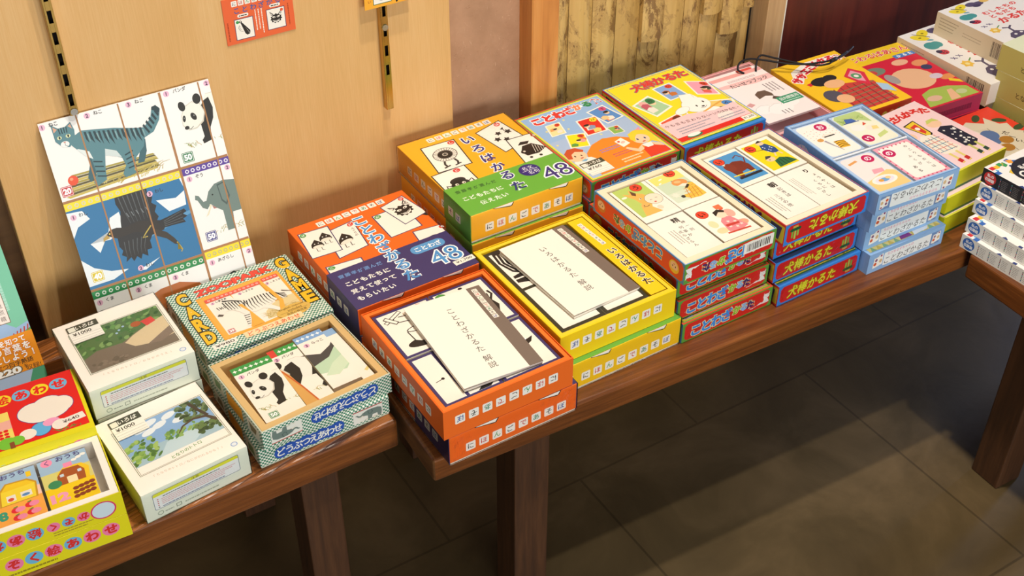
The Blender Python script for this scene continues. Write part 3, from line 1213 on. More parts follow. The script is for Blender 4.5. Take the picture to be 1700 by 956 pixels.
def price(r, x, y, w, h, z, txt, rot=0, header=False):
    mb = MB()
    mb.box(0, 0, 0, w, h, 0.0003, '#f3efe4', 0)
    c = top(mb, w, h, 0.0003)
    W_, H_ = w * 1000, h * 1000
    if header:
        c.rect(0, H_ * .66, W_, H_ * .34, '#4a4a3c')
        c.rr(1.5, H_ * .69, 8, H_ * .25, 1, '#e9e6d6')
        c.t('いろは', W_ * .58, H_ * .83, 5, '#f3efe4', w=W_ * .6, h=H_ * .2, b=0.02, slant=0.2)
        c.t(txt, W_ * .40, H_ * .5, 4, '#4c4438', w=W_ * .6, h=H_ * .18, b=0.02)
        for k in (.36, .22, .09):
            c.rect(1, H_ * k, W_ - 2, .3, '#8f897a')
        c.fr(0, 0, W_, .5, .2, '#8f897a', '#8f897a')
    else:
        c.t(txt, W_ / 2, H_ / 2, 4, '#3c3830', w=W_ * .8, h=H_ * .55)
    o = mb.build('price_sticker', r)
    o.location = (x, y, z + 0.0001)
    o.rotation_euler = (0, 0, R(rot))
    return o


def e_art(mb, w, d, h):
    n_sides(mb, w, d, h)
    c = top(mb, w, d, h)
    tiles(c, 42, 184.5, 131, 187, 10.5)
    bcard(c, ((28, 103), (73, 109), (36, 164)), lambda s: ill_nut(s, 48, 62, 1.15), 'ど', '#d8433a', 'んぐりの', NAVY)
    bcard(c, ((-1, 121), (41, 118), (6, 179)), lambda s: (ill_nut(s, 38, 54, 1.0), ill_nut(s, 72, 78, 1.0)), 'せ', '#4f9a48', '', NAVY, kx=14)
    bcard(c, ((104, 107), (152, 109), (105, 163)), lambda s: ill_club(s.sub(100, -6, 22, .95)), 'お', '#4f9a48', '', NAVY, kx=14)
    bcard(c, ((134, 123), (173, 133), (124, 175)), ill_devil, 'か', '#d8433a', 'なぼう', NAVY, kx=84)
    bcard(c, ((126, 50), (172, 44), (133, 104)), ill_bug, 'ち', '#d8433a', '', NAVY)
    bcard(c, ((0, 45), (48, 40), (5, 97)), ill_stars, 'こ', '#4f9a48', '', NAVY, kx=14)
    c.vt('ことわざ', 87.5, 163, 22, 22.6, '#4f93cf', b=0.03, out='#fff', ow=0.06, slant=0.12)


def e_band(c):
    c.vt('かるた', 88, 73, 22, 23.5, '#4f93cf', b=0.03, out='#fff', ow=0.06, slant=0.12)
    c.spread('齋藤孝が選んだ', 13, 68.5, 65, 67, 7.6, '#6d97cf', b=0.03)
    c.spread('こどもたちに', 14, 50.5, 66, 49.5, 9.6, '#f4f1ea', b=0.03)
    c.spread('覚えて使って', 14, 34, 66, 33.5, 9.6, '#f4f1ea', b=0.03)
    c.spread('もらいたい', 14, 18, 57, 17.5, 9.6, '#f4f1ea', b=0.03)
    c.rr(110, 57, 48, 17, 8, '#5b9bd2')
    c.spread('ことわざ', 119, 65.5, 149, 65.5, 10, '#fff', b=0.02)
    c.t('48', 143, 37, 30, '#4f93cf', w=40, h=30, b=0.0, out='#fff', ow=0.045)


proto = closed('proverb_card_box', 'orange lidded card box with navy paper band and chestnut cards', 'card box', 'orange proverb card boxes', NW, ND, NH, ORG, e_art)
n_band(proto, NAVY, 82, e_band)
price(proto, 0.143, 0.010, 0.029, 0.009, NH + 0.0005, '¥1,700', 2)
e_low = dup(proto, 'orange card box hidden under the navy banded one at the back', 0.437, 1.047, 0, 1.0)
put(proto, 0.436, 1.048, 0.0425, 1.4)
e_wrap = dup(proto, 'film wrapped orange card box at the bench corner, under the open orange tray', 0.4425, 0.8425, 0, 0.0)
wrap(e_wrap, NW, ND, NH, 0.0012, 1)


def tray_sides(mb, w, d, h):
    tiles(front(mb, w, h).flip(), 27, 19, 149, 19, 12.5)
    tiles(left(mb, d, h).flip(), 34, 22, 164, 22, 12.5)


EFL, EZ = (0.436, 0.842), 0.0428
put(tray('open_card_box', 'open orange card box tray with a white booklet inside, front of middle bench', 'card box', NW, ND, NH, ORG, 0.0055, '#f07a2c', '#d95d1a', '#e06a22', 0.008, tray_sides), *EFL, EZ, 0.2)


def deck(label, fl, rot, z0, u0, v0, u1, v1, t, art, edge='#e9e2d2', bg='#f7f0e4', grp=None, tilt=0.0, name='card_deck', cat='card deck'):
    x, y = at(fl, rot, u0, v0)
    return flat(name, label, cat, grp, (u1 - u0) * .001, (v1 - v0) * .001, t, bg, art, x, y, z0, rot + tilt, edge)


def border(c, col, t=3.8):
    c.rect(0, 0, c.w, c.h, col)
    c.rect(t, t, c.w - 2 * t, c.h - 2 * t, '#f7f0e4')


def e_tl(c):
    border(c, NAVY)
    s = c.sub(6, 6, 0, .62)
    s.ell(52, 20, 40, 13, BK)
    s.poly([(28, 58), (30, 28), (40, 20), (78, 20), (90, 30), (94, 58)], BK)
    s.poly([(30.4, 58), (32.4, 29), (41, 22.4), (77, 22.4), (87.6, 31), (91.6, 58)], '#f7f0e4')
    s.ell(61, 60, 32, 9, BK).ell(61, 60, 29.6, 6.8, '#f7f0e4')
    s.line([(66, 58), (64, 76), (44, 88), (20, 92), (24, 104), (12, 106)], 2.2, BK)
    s.line([(78, 60), (84, 84), (56, 102), (34, 106)], 2.2, BK)
    s.line([(4, 98), (44, 120)], 9, BK)
    s.line([(5, 98.6), (43, 119.4)], 5.6, '#f7f0e4')
    s.line([(8, 114), (26, 90)], 10, BK)
    s.line([(9, 112.6), (25, 91.4)], 6.4, '#f7f0e4')
    c.ell(58, 76, 6, 6, '#e8632a')
    c.t('お', 58, 76, 8, '#fff')


def e_tr(c):
    border(c, NAVY)
    c.ell(12, 78, 7, 5, '#4f9a48')
    c.poly([(46, 12), (58, 14), (66, 30), (62, 44), (64, 56), (56, 50), (50, 42), (44, 30)], BK)
    c.line([(60, 40), (68, 52), (66, 60)], 3, BK)
    c.ell(40, 80, 3, 2, BK)


def e_bl(c):
    c.rect(0, 0, c.w, c.h, NAVY)
    c.rect(3.8, 3.8, 25, c.h - 7.6, '#f7f0e4')
    c.rect(32.8, 3.8, c.w - 36.6, c.h - 7.6, '#f7f0e4')
    c.line([(10, 40), (22, 42)], 1, BK)
    c.ell(20, 42, 2, 2, BK)
    c.line([(52, 50), (56, 50)], 1.4, BK)
    c.poly([(44, 4), (60, 4), (70, 12), (66, 18), (54, 12)], BK)


def e_br(c):
    border(c, NAVY)
    c.poly([(22, 44), (34, 56), (48, 58), (60, 50), (68, 52), (62, 44), (48, 38), (34, 34), (24, 22)], BK)
    c.line([(46, 40), (46, 26)], 1.6, BK)
    c.line([(40, 38), (38, 26)], 1.6, BK)
    c.ell(58, 51, 1.4, 1.4, '#fff')


dz = EZ + 0.0083
deck('deck of navy edged cards showing a pouring bucket, beside the white booklet', EFL, .2, dz, 9.5, 101, 84, 188, 0.0302, e_tl)
deck('navy edged card deck in back right of the orange tray, black animal showing', EFL, .2, dz, 86, 101, 160.5, 188, 0.0302, e_tr)
deck('navy edged card deck with narrow upright panels in front left of orange tray', EFL, .2, dz, 9.5, 10, 84, 99, 0.0292, e_bl)
deck('navy edged card deck with a black bird in front right of orange tray', EFL, .2, dz, 86, 10, 160.5, 99, 0.0292, e_br)


def booklet(label, fl, rot, z0, u, v, tilt, title, wd=0.101, ht=0.157):
    r = thing('booklet', label, 'booklet', None)
    mb = MB()
    mb.box(0.001, 0.0008, 0, wd - 0.0006, ht - 0.0008, 0.0030, '#f2ecdf', 0.0003)
    mb.build('pages', r)
    mb = MB()
    mb.box(-wd, 0, 0, 0, ht, 0.0005, '#f8f2e7', 0)
    c = Cv(mb, (-wd, 0, 0.0005), (1, 0, 0), (0, 1, 0), wd * 1000, ht * 1000)
    W_, H_ = wd * 1000, ht * 1000
    c.rect(W_ - 18, 0, 18, H_, '#7b6c62')
    for i, ch in enumerate('にほんごであそぼ'):
        yy = H_ - 8 - i * 7.6
        c.rr(W_ - 13.2, yy - 3.4, 6.8, 6.8, .6, '#f3ece0')
        c.t(ch, W_ - 9.8, yy, 5.2, TILE[i])
    a, b = title
    c.vt(a, W_ * .47, H_ - 30, 11, 12.6, '#34302c', b=0.0)
    c.vt(b, W_ * .47, H_ - 30 - len(a) * 12.6 - 5, 11, 12.4, '#34302c', b=0.0)
    o = mb.build('cover', r)
    o.location = (wd, 0, 0.0031)
    o.rotation_euler = (R(0.5), R(1.5), 0)
    x, y = at(fl, rot, u, v)
    return put(r, x, y, z0, rot + tilt)


booklet('white booklet with grey spine strip resting in the orange tray', EFL, .2, dz + 0.0305, 37, 18, -3.0, ('ことわざかるた', '解説'))


# ---- yellow boxes
def f_art(mb, w, d, h):
    n_sides(mb, w, d, h)
    c = top(mb, w, d, h)
    tiles(c, 46, 186, 136, 187, 10.5)
    bcard(c, ((14, 108), (66, 106), (23, 175)), ill_wheel, 'し', '#d8433a')
    bcard(c, ((0, 42), (52, 44), (2, 107)), ill_bug, 'と', '#d8433a', '', BK, kx=70)
    bcard(c, ((117, 105), (163, 118), (107, 170)), ill_stars, 'は', '#d8433a', '', BK, kx=80)
    bcard(c, ((124, 66), (172, 64), (133, 132)), ill_bird, 'ふ', '#d8433a', '', BK, kx=86)
    c.vt('いろはか', 90, 160, 21, 26.4, '#3b3480', b=0.03, out='#fff', ow=0.06, slant=0.12)


def f_band(c):
    c.vt('るた', 88, 56, 21, 28, '#3b3480', b=0.03, out='#fff', ow=0.06, slant=0.12)
    c.spread('齋藤孝が選んだ', 13, 55, 65, 52.5, 7.4, '#3c5a34', b=0.02)
    c.spread('こどもたちに', 14, 36.5, 64, 35, 9.4, '#f4f6ea', b=0.03)
    c.spread('伝えたい', 30, 18.5, 62, 18.5, 9.8, '#f4f6ea', b=0.03)
    c.ell(120, 51, 15, 14, PUR, n=30)
    c.t('名文', 120, 56.5, 8.4, '#fff')
    c.t('名句', 123, 45, 8.4, '#fff')
    c.line([(109, 50.5), (132, 51)], .7, '#fff')
    c.t('48', 149, 30, 30, '#41307c', w=40, h=30, b=0.0, out='#fff', ow=0.05)


fp = closed('syllable_card_box', 'orange yellow lidded card box with green band, topmost at the back', 'card box', 'yellow syllable card boxes', NW, ND, NH, YEL, f_art)
n_band(fp, GRN, 69, f_band)
dup(fp, 'orange yellow card box at the bottom of the green banded stack at the back', 0.618, 1.090, 0, 0.4)
f2 = dup(fp, 'middle orange yellow card box with green band, right under the topmost one', 0.6175, 1.0885, 0.0425, -0.3)
put(fp, 0.618, 1.091, 0.0855, 0.3)
wrap(fp, NW, ND, NH)
f_low = dup(fp, 'yellow card box with green band edge under the open yellow tray', 0.6185, 0.8705, 0, 0.7)


def f_low_recolor():
    """this print of the box is a clearer yellow"""
    for ch in f_low.children:
        if ch.name.startswith('lid'):
            ch.data = ch.data.copy()
            for i, m in enumerate(ch.data.materials):
                if m == pm(YEL):
                    ch.data.materials[i] = pm('#f3c41c')


f_low_recolor()
FFL, FZ = (0.612, 0.878), 0.0432
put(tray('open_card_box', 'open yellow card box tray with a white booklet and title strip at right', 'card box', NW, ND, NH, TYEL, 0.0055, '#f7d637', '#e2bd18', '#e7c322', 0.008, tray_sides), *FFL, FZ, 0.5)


def f_l(c):
    border(c, '#3a382a', 5)
    s = c.sub(6, 92, 0, .62)
    for i in range(5):
        s.line([(8 + i * 8, 128 - i * 5), (4 + i * 8, 96 - i * 3), (14 + i * 8, 62), (34 + i * 5, 44)], 5.6, BK)
    s.ell(16, 132, 11, 9, BK)
    s.poly([(2, 24), (34, 14), (60, 22), (60, 60), (40, 54), (4, 46)], BK)
    s.rect(2, 34, 60, 4, '#f7f0e4')
    s.line([(34, 10), (40, 58)], 4, '#f7f0e4')
    c.line([(4, 92), (40, 92)], 5, '#3a382a')
    c.ell(50, 168, 9, 8, '#e4493a')
    c.t('に', 50, 168, 8, '#fff')


def f_r(c):
    border(c, '#3a382a', 5)
    c.ell(36, 168, 10, 7, '#e4493a')


dz = FZ + 0.0083
deck('black edged card deck with a striped black figure, left half of yellow tray', FFL, .5, dz, 9.5, 10, 72, 188, 0.0305, f_l)
deck('black edged card deck under the booklet, right half of yellow tray', FFL, .5, dz, 73, 10, 136, 188, 0.0305, f_r)


def f_strip(c):
    tiles(c, 11, 165, 13.5, 118, 6.4)
    c.vt('いろはかるた', 14, 98, 13, 14.6, '#3b3340', b=0.03, out='#fdf3c8', ow=0.06)


deck('yellow title strip insert standing along the right side of the open yellow tray', FFL, .5, dz, 138, 9, 161.5, 188, 0.0325, f_strip, '#dcb81c', '#f6cf22', None, 0, 'title_insert', 'box insert')
booklet('white booklet with grey spine strip resting in the yellow tray', FFL, .5, dz + 0.0308, 34, 22, 2.5, ('いろはかるた', '解説'))

# ================================================================= red and blue proverb boxes
GW, GD, GH = 0.147, 0.190, 0.0305
RED, BLU, LBL = '#d62a22', '#3f8fd8', '#a7c3e2'


def octo(c, x, y, w, h, k, col):
    c.poly([(x + k, y), (x + w - k, y), (x + w, y + k), (x + w, y + h - k), (x + w - k, y + h), (x + k, y + h), (x, y + h - k), (x, y + k)], col)


def white_cat(c):
    W_, K = '#efece8', '#8a8580'
    c.poly([(0, 0), (14, 6), (22, 4), (26, 10), (24, 16), (30, 18), (40, 10), (44, 0), (30, -1), (18, 0)], W_)
    c.ell(33, 21, 10, 7.6, W_)
    c.poly([(24, 25), (25, 32), (30, 27)], W_)
    c.poly([(38, 27), (44, 33), (42, 23)], W_)
    c.line([(0, 0), (-12, -3), (-20, -1)], 2, W_)
    c.line([(29, 22), (32, 21)], .7, K).line([(36, 22), (39, 23)], .7, K).line([(32, 17), (36, 17.5)], .7, K)


def g_front(c):
    W_, H_ = c.w, c.h
    c.rect(0, 0, W_, H_, '#5e9b3c')
    octo(c, 4, 2, W_ - 8, H_ - 4, 4, RED)
    c.spread('ことわざ', 22, 12.5, 72, 15.5, 19, '#3f8fe0', b=0.05, out='#f2e6a8', ow=0.05)
    for i, (ch, cl) in enumerate((('か', '#8fbf2a'), ('る', '#8db8e8'), ('た', '#3a2f6a'))):
        c.t(ch, 88 + i * 11.5, 16.5, 13.5, cl, b=0.05, out='#f2e6a8', ow=0.05)
    white_cat(c.sub(121, 8, 0, .5))


def face(c, x, y, r, hair):
    c.ell(x, y, r * 1.2, r * 1.15, hair)
    c.ell(x, y - r * .12, r * .9, r * .8, '#f3c9a2')
    c.poly([(x - r, y + r * .3), (x, y + r * 1.1), (x + r, y + r * .3), (x + r * .3, y + r * .5), (x - r * .4, y + r * .45)], hair)
    c.ell(x - r * .35, y - r * .1, r * .1, r * .16, '#4a342a').ell(x + r * .35, y - r * .1, r * .1, r * .16, '#4a342a')
    c.ell(x, y - r * .5, r * .16, r * .08, '#c94f42')


def g_left(c):
    W_, H_ = c.w, c.h
    c.rect(0, 0, W_, H_, '#4f8fce')
    octo(c, 2.4, 2, W_ - 5, H_ - 4, 4, '#e4472a')
    c.spread('ことわざ', 50, 13, 98, 15, 17, '#3f8fe0', b=0.05, out='#f2e6a8', ow=0.05)
    for i, (ch, cl) in enumerate((('か', '#8fbf2a'), ('る', '#8db8e8'), ('た', '#2f7a4a'))):
        c.t(ch, 114 + i * 12, 15, 13, cl, b=0.05, out='#f2e6a8', ow=0.05)
    face(c, 20, 15, 8, '#f0c63a')
    face(c, W_ - 17, 14, 8, '#d07a3a')


def mini(c, q, bg, kc, kana, draw=None, w=70, h=95):
    s = c.quad(q, w, h)
    s.rect(0, 0, w, h, '#f7f1e4')
    s.rect(5, 5, w - 10, h - 10, bg)
    if draw:
        draw(s)
    s.ell(w - 18, h - 18, 12, 12, kc)
    s.t(kana, w - 18, h - 18, 15, '#40201c')


def folk(cols, seed):
    def f(s):
        r = random.Random(seed)
        for i, cl in enumerate(cols):
            x, y = 16 + 40 * r.random(), 14 + 40 * r.random()
            s.poly([(x - 12, y - 8), (x + 10, y - 10), (x + 14, y + 6), (x + 4, y + 14), (x - 10, y + 10)], cl)
        x, y = 20 + 28 * r.random(), 40 + 14 * r.random()
        s.ell(x, y, 9, 9, '#f3cda8').ell(x, y + 5, 9.4, 6, '#2e2622').ell(x - 3, y, 1, 1.4, '#2e2622').ell(x + 3, y, 1, 1.4, '#2e2622')
    return f


def g_art(mb, w, d, h):
    g_front(front(mb, w, h))
    g_left(left(mb, d, h))
    c = top(mb, w, d, h)
    W_, H_ = c.w, c.h
    c.rect(0, 0, W_, H_, '#dd4a30')
    c.rect(2.4, 2.4, W_ - 4.8, H_ - 4.8, '#79a84a')
    c.rect(4.4, 4.4, W_ - 8.8, H_ - 8.8, '#f1dc4a')
    c.rect(7, 7, W_ - 14, H_ - 14, '#a8bfdf')
    c.rect(7, 110, W_ - 14, H_ - 117, '#97bbe4')
    for x, y in ((22, 138), (52, 128), (60, 152), (118, 118), (82, 92), (34, 92), (132, 176), (14, 100), (70, 116)):
        c.star(x, y, 2.6, '#f3e27a')
    c.spread('ことわざ', 26, 167, 82, 169, 20, '#e03c34', b=0.07, out='#fff', ow=0.06)
    for i, (ch, cl) in enumerate((('か', '#ee8a5a'), ('る', '#2f8a5a'), ('た', '#e0574a'))):
        c.t(ch, 97 + i * 16, 171, 15.5, cl, b=0.07, out='#fff', ow=0.05)
    mini(c, ((20, 122), (44, 121), (28, 152)), '#f3e0a0', '#d8432e', 'つ', folk(['#e0a060', '#e9e3d6'], 1))
    mini(c, ((25, 84), (52, 75), (38, 117)), '#f2e022', '#d8432e', 'ら', folk(['#e27a3a', '#5a9a4a', '#e6a0a0'], 2))
    mini(c, ((63, 98), (97, 96), (72, 140)), '#dd3026', '#f2d832', 'け', folk(['#efe6da', '#8a9ab8', '#f0d070'], 3))
    mini(c, ((107, 110), (139, 115), (99, 152)), '#5a8fd0', '#d84f7a', 'す', folk(['#e88a5a', '#efe6da', '#f0c890'], 4))
    mini(c, ((97, 82), (115, 80), (98, 102)), '#8ab85a', '#d8432e', 'こ', folk(['#e0a060', '#7a5a9a'], 5))
    # orange speech field, red haired boy and yellow haired girl
    c.poly([(22, 8), (26, 40), (36, 62), (54, 76), (76, 82), (96, 76), (110, 64), (116, 40), (112, 9)], '#f08a2a')
    c.greek(54, 52, 32, 10, 2, '#8f7ab8', .4)
    c.greek(64, 34, 34, 10, 2, '#c95a6a', .4)
    c.greek(66, 16, 36, 12, 2, '#f6d8a8', .45)
    c.poly([(8, 52), (8, 20), (24, 18), (42, 40), (36, 52), (22, 56)], '#f2ece4')
    c.ell(20, 64, 15, 14, '#f3cba4')
    c.poly([(6, 62), (8, 76), (18, 84), (30, 82), (37, 72), (34, 68), (24, 74), (16, 70), (12, 60)], '#c9532e')
    c.ell(18, 64, 1.2, 2, '#4a342a').ell(27, 62, 1.2, 2, '#4a342a').ell(24, 56, 2.6, 1.2, '#c94f42')
    c.poly([(18, 50), (24, 46), (30, 50), (26, 52)], '#7fb2d2')
    c.poly([(104, 8), (108, 30), (118, 36), (130, 32), (139, 22), (139, 8)], '#e0402c')
    c.poly([(110, 30), (100, 26), (92, 36), (88, 44), (92, 46), (102, 34), (112, 40)], '#f3cba4')
    c.poly([(126, 40), (138, 30), (138, 22), (128, 30)], '#f3cba4')
    c.poly([(112, 40), (116, 30), (126, 30), (128, 40)], '#f6efe8')
    c.ell(126, 58, 17, 18, '#f2d23a')
    c.poly([(136, 64), (140, 48), (139, 30), (132, 40), (130, 56)], '#f2d23a')
    c.ell(121, 53, 12.6, 12, '#f5d0ac')
    c.poly([(107, 58), (112, 72), (126, 74), (136, 64), (124, 66), (116, 60), (110, 50)], '#f2d23a')
    c.ell(116, 54, 1.4, 2.4, '#3a4a7a').ell(127, 52, 1.4, 2.4, '#3a4a7a').ell(121, 45.5, 2.6, 1.2, '#c94f42')
    c.poly([(128, 76), (138, 80), (134, 72)], '#e79ab0')
    s = c.quad(((88, 48), (102, 52), (85, 66)), 60, 80)
    s.rect(0, 0, 60, 80, '#f7f1e4')
    s.ell(18, 60, 9, 9, '#d8432e').ell(34, 38, 16, 12, '#efc0b0')


gp = closed('proverb_card_box', 'proverb card box with a yellow haired girl on its blue lid', 'card box', 'red and blue proverb card boxes', GW, GD, GH, '#4f8fce', g_art, False, '#4f8fce')
for k, (lb, x, y, z, rt) in enumerate((
        ('lowest red proverb box in the front stack beside the yellow boxes', 0.7915, 0.8710, 0.0, 0.2),
        ('second lowest red proverb box in the front stack beside the yellow boxes', 0.7885, 0.8805, 0.0308, 0.4),
        ('red proverb card box right under the open cream lined tray with a horse card', 0.7905, 0.8880, 0.0616, 0.0))):
    b = dup(gp, lb, x, y, z, rt)
    wrap(b, GW, GD, GH, 0.0012, k + 1)
for lb, x, y, z, rt in (
        ('lowest red and blue proverb box in the back stack by the pillar', 0.7945, 1.081, 0.0, 0.5),
        ('second lowest red and blue proverb box in the back stack by the pillar', 0.796, 1.0795, 0.0308, 0.8),
        ('red and blue proverb box just beneath the yellow haired girl lid', 0.794, 1.081, 0.0616, 1.2)):
    dup(gp, lb, x, y, z, rt)
price(gp, 0.010, 0.012, 0.036, 0.032, GH, '¥760', 0, True)
put(gp, 0.795, 1.080, 0.0924, 1.0)


def g_tray(mb, w, d, h):
    c = front(mb, w, h)
    g_front(c.flip())
    c.rr(93, 9, 48, 17, 1, '#f6f2ea')
    x = 98
    r = random.Random(3)
    while x < 136:
        wd = r.choice((.6, .6, 1.1, 1.6))
        c.rect(x, 11.5, wd, 11, '#3a3632')
        x += wd + r.choice((.6, .9, 1.2))
    g_left(left(mb, d, h).flip())


GFL, GZ = (0.787, 0.874), 0.0926
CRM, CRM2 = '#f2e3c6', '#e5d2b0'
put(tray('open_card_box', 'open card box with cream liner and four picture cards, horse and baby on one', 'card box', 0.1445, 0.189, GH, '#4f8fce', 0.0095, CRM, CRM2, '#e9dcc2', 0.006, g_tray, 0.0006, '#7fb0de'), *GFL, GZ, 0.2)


def kana(c, x, y, k, r=8.4, col='#e8452f', tc='#2a201c'):
    c.ell(x, y, r, r, '#3a1f18', n=26).ell(x, y, r - .5, r - .5, col, n=26)
    c.t(k, x, y, r * 1.25, tc, b=0.02)


def g_c1(c):
    c.rect(4, 12, 47, 68, '#b9cf6c')
    c.poly([(10, 12), (22, 36), (20, 50), (16, 58), (12, 68), (20, 62), (24, 72), (28, 62), (36, 56), (40, 44), (50, 30), (50, 12)], '#eeb45c')
    c.poly([(10, 12), (18, 34), (30, 38), (46, 30), (50, 12)], '#eeb860')
    c.poly([(22, 60), (25, 70), (29, 61), (26, 56)], '#6a4430')
    c.ell(24, 33, 6, 4.4, '#eab466').ell(22, 33, 1, .8, '#4a342a').line([(20, 31), (25, 29.5), (29, 31)], .8, '#4a342a')
    c.ell(27, 48, 2, 1.4, '#f7f1e4').ell(27.4, 48, 1, 1.2, '#2a201c')
    c.poly([(38, 8), (30, 26), (36, 36), (54, 30), (56, 8)], '#f4ede0')
    c.ell(42, 40, 12.5, 12, '#3a2f2a', n=26).ell(42, 40, 12.1, 11.6, '#f5e2cc', n=26)
    c.line([(36, 40), (39, 39)], .7, '#4a342a').line([(45, 41), (48, 40)], .7, '#4a342a').ell(40, 33, 1.8, 1.4, '#d06a5a')
    c.ell(38, 20, 4, 4.6, '#f0d8c0')
    c.ell(10, 60, 4, 2.2, '#eef2dc')
    kana(c, 37, 72, 'う')


def g_c2(c):
    c.rect(4, 34, 47, 36, '#cbdcc0')
    c.rect(4, 60, 47, 18, '#f3e27c')
    c.rect(4, 14, 47, 22, '#d6e2cc')
    c.ell(18, 70, 3.4, 1.4, '#faf6ea', 20).ell(12, 62, 2.6, 1.2, '#faf6ea', 20)
    c.line([(28, 60), (50, 44)], 1.6, '#6a6472')
    c.ell(36, 52, 11, 8, '#e39a58', -12).ell(34, 54, 5, 3, '#f0bd86', -12)
    c.poly([(28, 46), (40, 40), (46, 44), (38, 48)], '#f4ead8')
    c.poly([(36, 40), (46, 46), (51, 44), (51, 14), (40, 12), (28, 14), (20, 22), (24, 26), (34, 24)], '#f0c350')
    for i in range(4):
        c.line([(26 + i * 6, 14), (34 + i * 5, 36)], 1.1, '#d08a3a')
        c.line([(24 + i * 2, 18 + i * 6), (50, 22 + i * 6)], .9, '#dc9c46')
    c.poly([(34, 38), (42, 44), (44, 41), (37, 36)], '#3a322e')
    c.ell(20, 23, 3, 3, '#3a322e').star(13, 30, 6, '#f4ead8', 7, .6)
    kana(c, 37, 76, 'に')


def g_c3(c):
    c.vt('精', 36, 70, 11, 10, BK, b=0.04)
    c.vt('神一到', 42, 62, 6.4, 9, BK)
    c.vt('何事か', 33, 54, 6.4, 9, BK)
    c.vt('成らざらん', 26, 46, 6.0, 7.6, BK)
    c.greek(12, 20, 12, 34, 3, '#a89c90', .3, True)


def g_c4(c):
    for i, (x, y, rx, ry, cl) in enumerate(((14, 20, 8, 6, '#e7d8a8'), (12, 36, 6, 8, '#dfe0b0'), (46, 46, 7, 9, '#f0b0a0'), (48, 22, 8, 6, '#e8a58a'))):
        c.ell(x, y, rx, ry, cl)
    c.poly([(20, 14), (24, 36), (32, 44), (42, 40), (50, 14), (36, 10)], '#e88a92')
    for x, y in ((28, 22), (36, 18), (40, 28), (32, 32), (44, 20)):
        c.star(x, y, 3, '#f6ddd4', 5)
    c.poly([(24, 28), (44, 26), (43, 22), (24, 23)], '#c9433a')
    c.ell(34, 48, 7.4, 7, '#f6dcc2')
    c.poly([(26, 48), (27, 57), (36, 60), (43, 54), (41, 50), (34, 54)], '#2e2622')
    c.ell(42, 58, 3, 2, '#e05a4a').poly([(36, 60), (46, 58), (46, 68), (36, 68)], '#e9774e')
    c.line([(16, 12), (50, 9)], 3, '#c94a3a')
    kana(c, 13, 60, 'い')


dz = GZ + 0.0062
tt = 0.0215
deck('picture card with an orange horse and a sleeping baby, back left of cream lined box', GFL, .2, dz, 15, 97, 71.5, 176.5, tt, g_c1, '#efe6d6', '#f7f1e6')
deck('picture card with a person in a yellow checked coat, back right of cream lined box', GFL, .2, dz, 72.5, 97, 131, 176.5, tt, g_c2, '#efe6d6', '#f7f1e6')
deck('white text card with black vertical writing, front left of cream lined box', GFL, .2, dz, 14.5, 14, 70.5, 95, tt - .0006, g_c3, '#efe6d6', '#f7f1e6')
deck('picture card with a girl in a pink kimono, front right of cream lined box', GFL, .2, dz, 72.5, 14, 131, 95, tt + .0004, g_c4, '#efe6d6', '#f7f1e6')

# ================================================================= red boxes with yellow brush title
HW, HD, HH = 0.1455, 0.191, 0.0318
HYEL = '#e4e23a'


def pine(c):
    c.rect(-4, -9, 9, 5, '#c9a84a')
    for i, (x, y, h) in enumerate(((-5, 0, 9), (0, 1, 13), (5, 0, 10))):
        c.rr(x - 1.6, -4, 3.2, 4 + h, 1.2, ('#8fbf4a', '#a9cf5a', '#7fae42')[i])
    for dx in (-6, -2, 2, 6):
        c.ell(dx, -3, 4, 2.6, '#1f5a34')


def h_front(c):
    W_, H_ = c.w, c.h
    c.rect(0, 0, W_, H_, '#3a86d8')
    octo(c, 4, 3, W_ - 8, H_ - 6, 4, '#cf2424')
    c.t('犬棒かるた', 60, 15.5, 20, HYEL, w=84, h=17, b=0.035, out='#b07a18', ow=0.03, slant=0.15)
    pine(c.sub(126, 14, 0, .95))


def h_left(c):
    W_, H_ = c.w, c.h
    c.rect(0, 0, W_, H_, '#e2342c')
    c.rect(1.6, 3.4, W_ - 3.2, H_ - 7, '#e8c83a')
    c.t('犬棒かるた', 92, 15, 20, '#5a2f6a', w=96, h=18, b=0.06, out='#d04a3a', ow=0.03)
    for x in (16, 172):
        c.poly([(x - 10, 6), (x + 10, 6), (x + 12, 24), (x - 6, 26)], '#4a4a6a')


def dog(c):
    """generic white puppy with a stick"""
    W_, K = '#f6f3ec', '#b9b4a6'
    o = lambda p: (c.poly([(x * 1.0, y * 1.0) for x, y in p], W_))
    c.ell(60, 22, 26, 20, K).ell(60, 22, 25.3, 19.3, W_)
    c.line([(36, 22), (24, 34), (26, 46)], 7, W_, True)
    c.ell(56, 56, 27, 23, K, 8).ell(56, 56, 26.3, 22.3, W_, 8)
    c.ell(24, 52, 17, 9, K, 18).ell(24, 52, 16.3, 8.3, W_, 18)
    c.poly([(40, 74), (50, 96), (70, 90), (74, 74)], W_)
    c.line([(40, 74), (50, 96), (70, 90), (68, 76)], .7, K)
    c.ell(54, 52, 1.6, 3, '#3a3430').ell(72, 58, 1.6, 3, '#3a3430')
    c.ell(63, 46, 3, 2, '#3a3430').line([(56, 43), (63, 41), (70, 45)], .8, '#3a3430')
    c.line([(28, 24), (100, 44)], 3.4, '#e0a850')


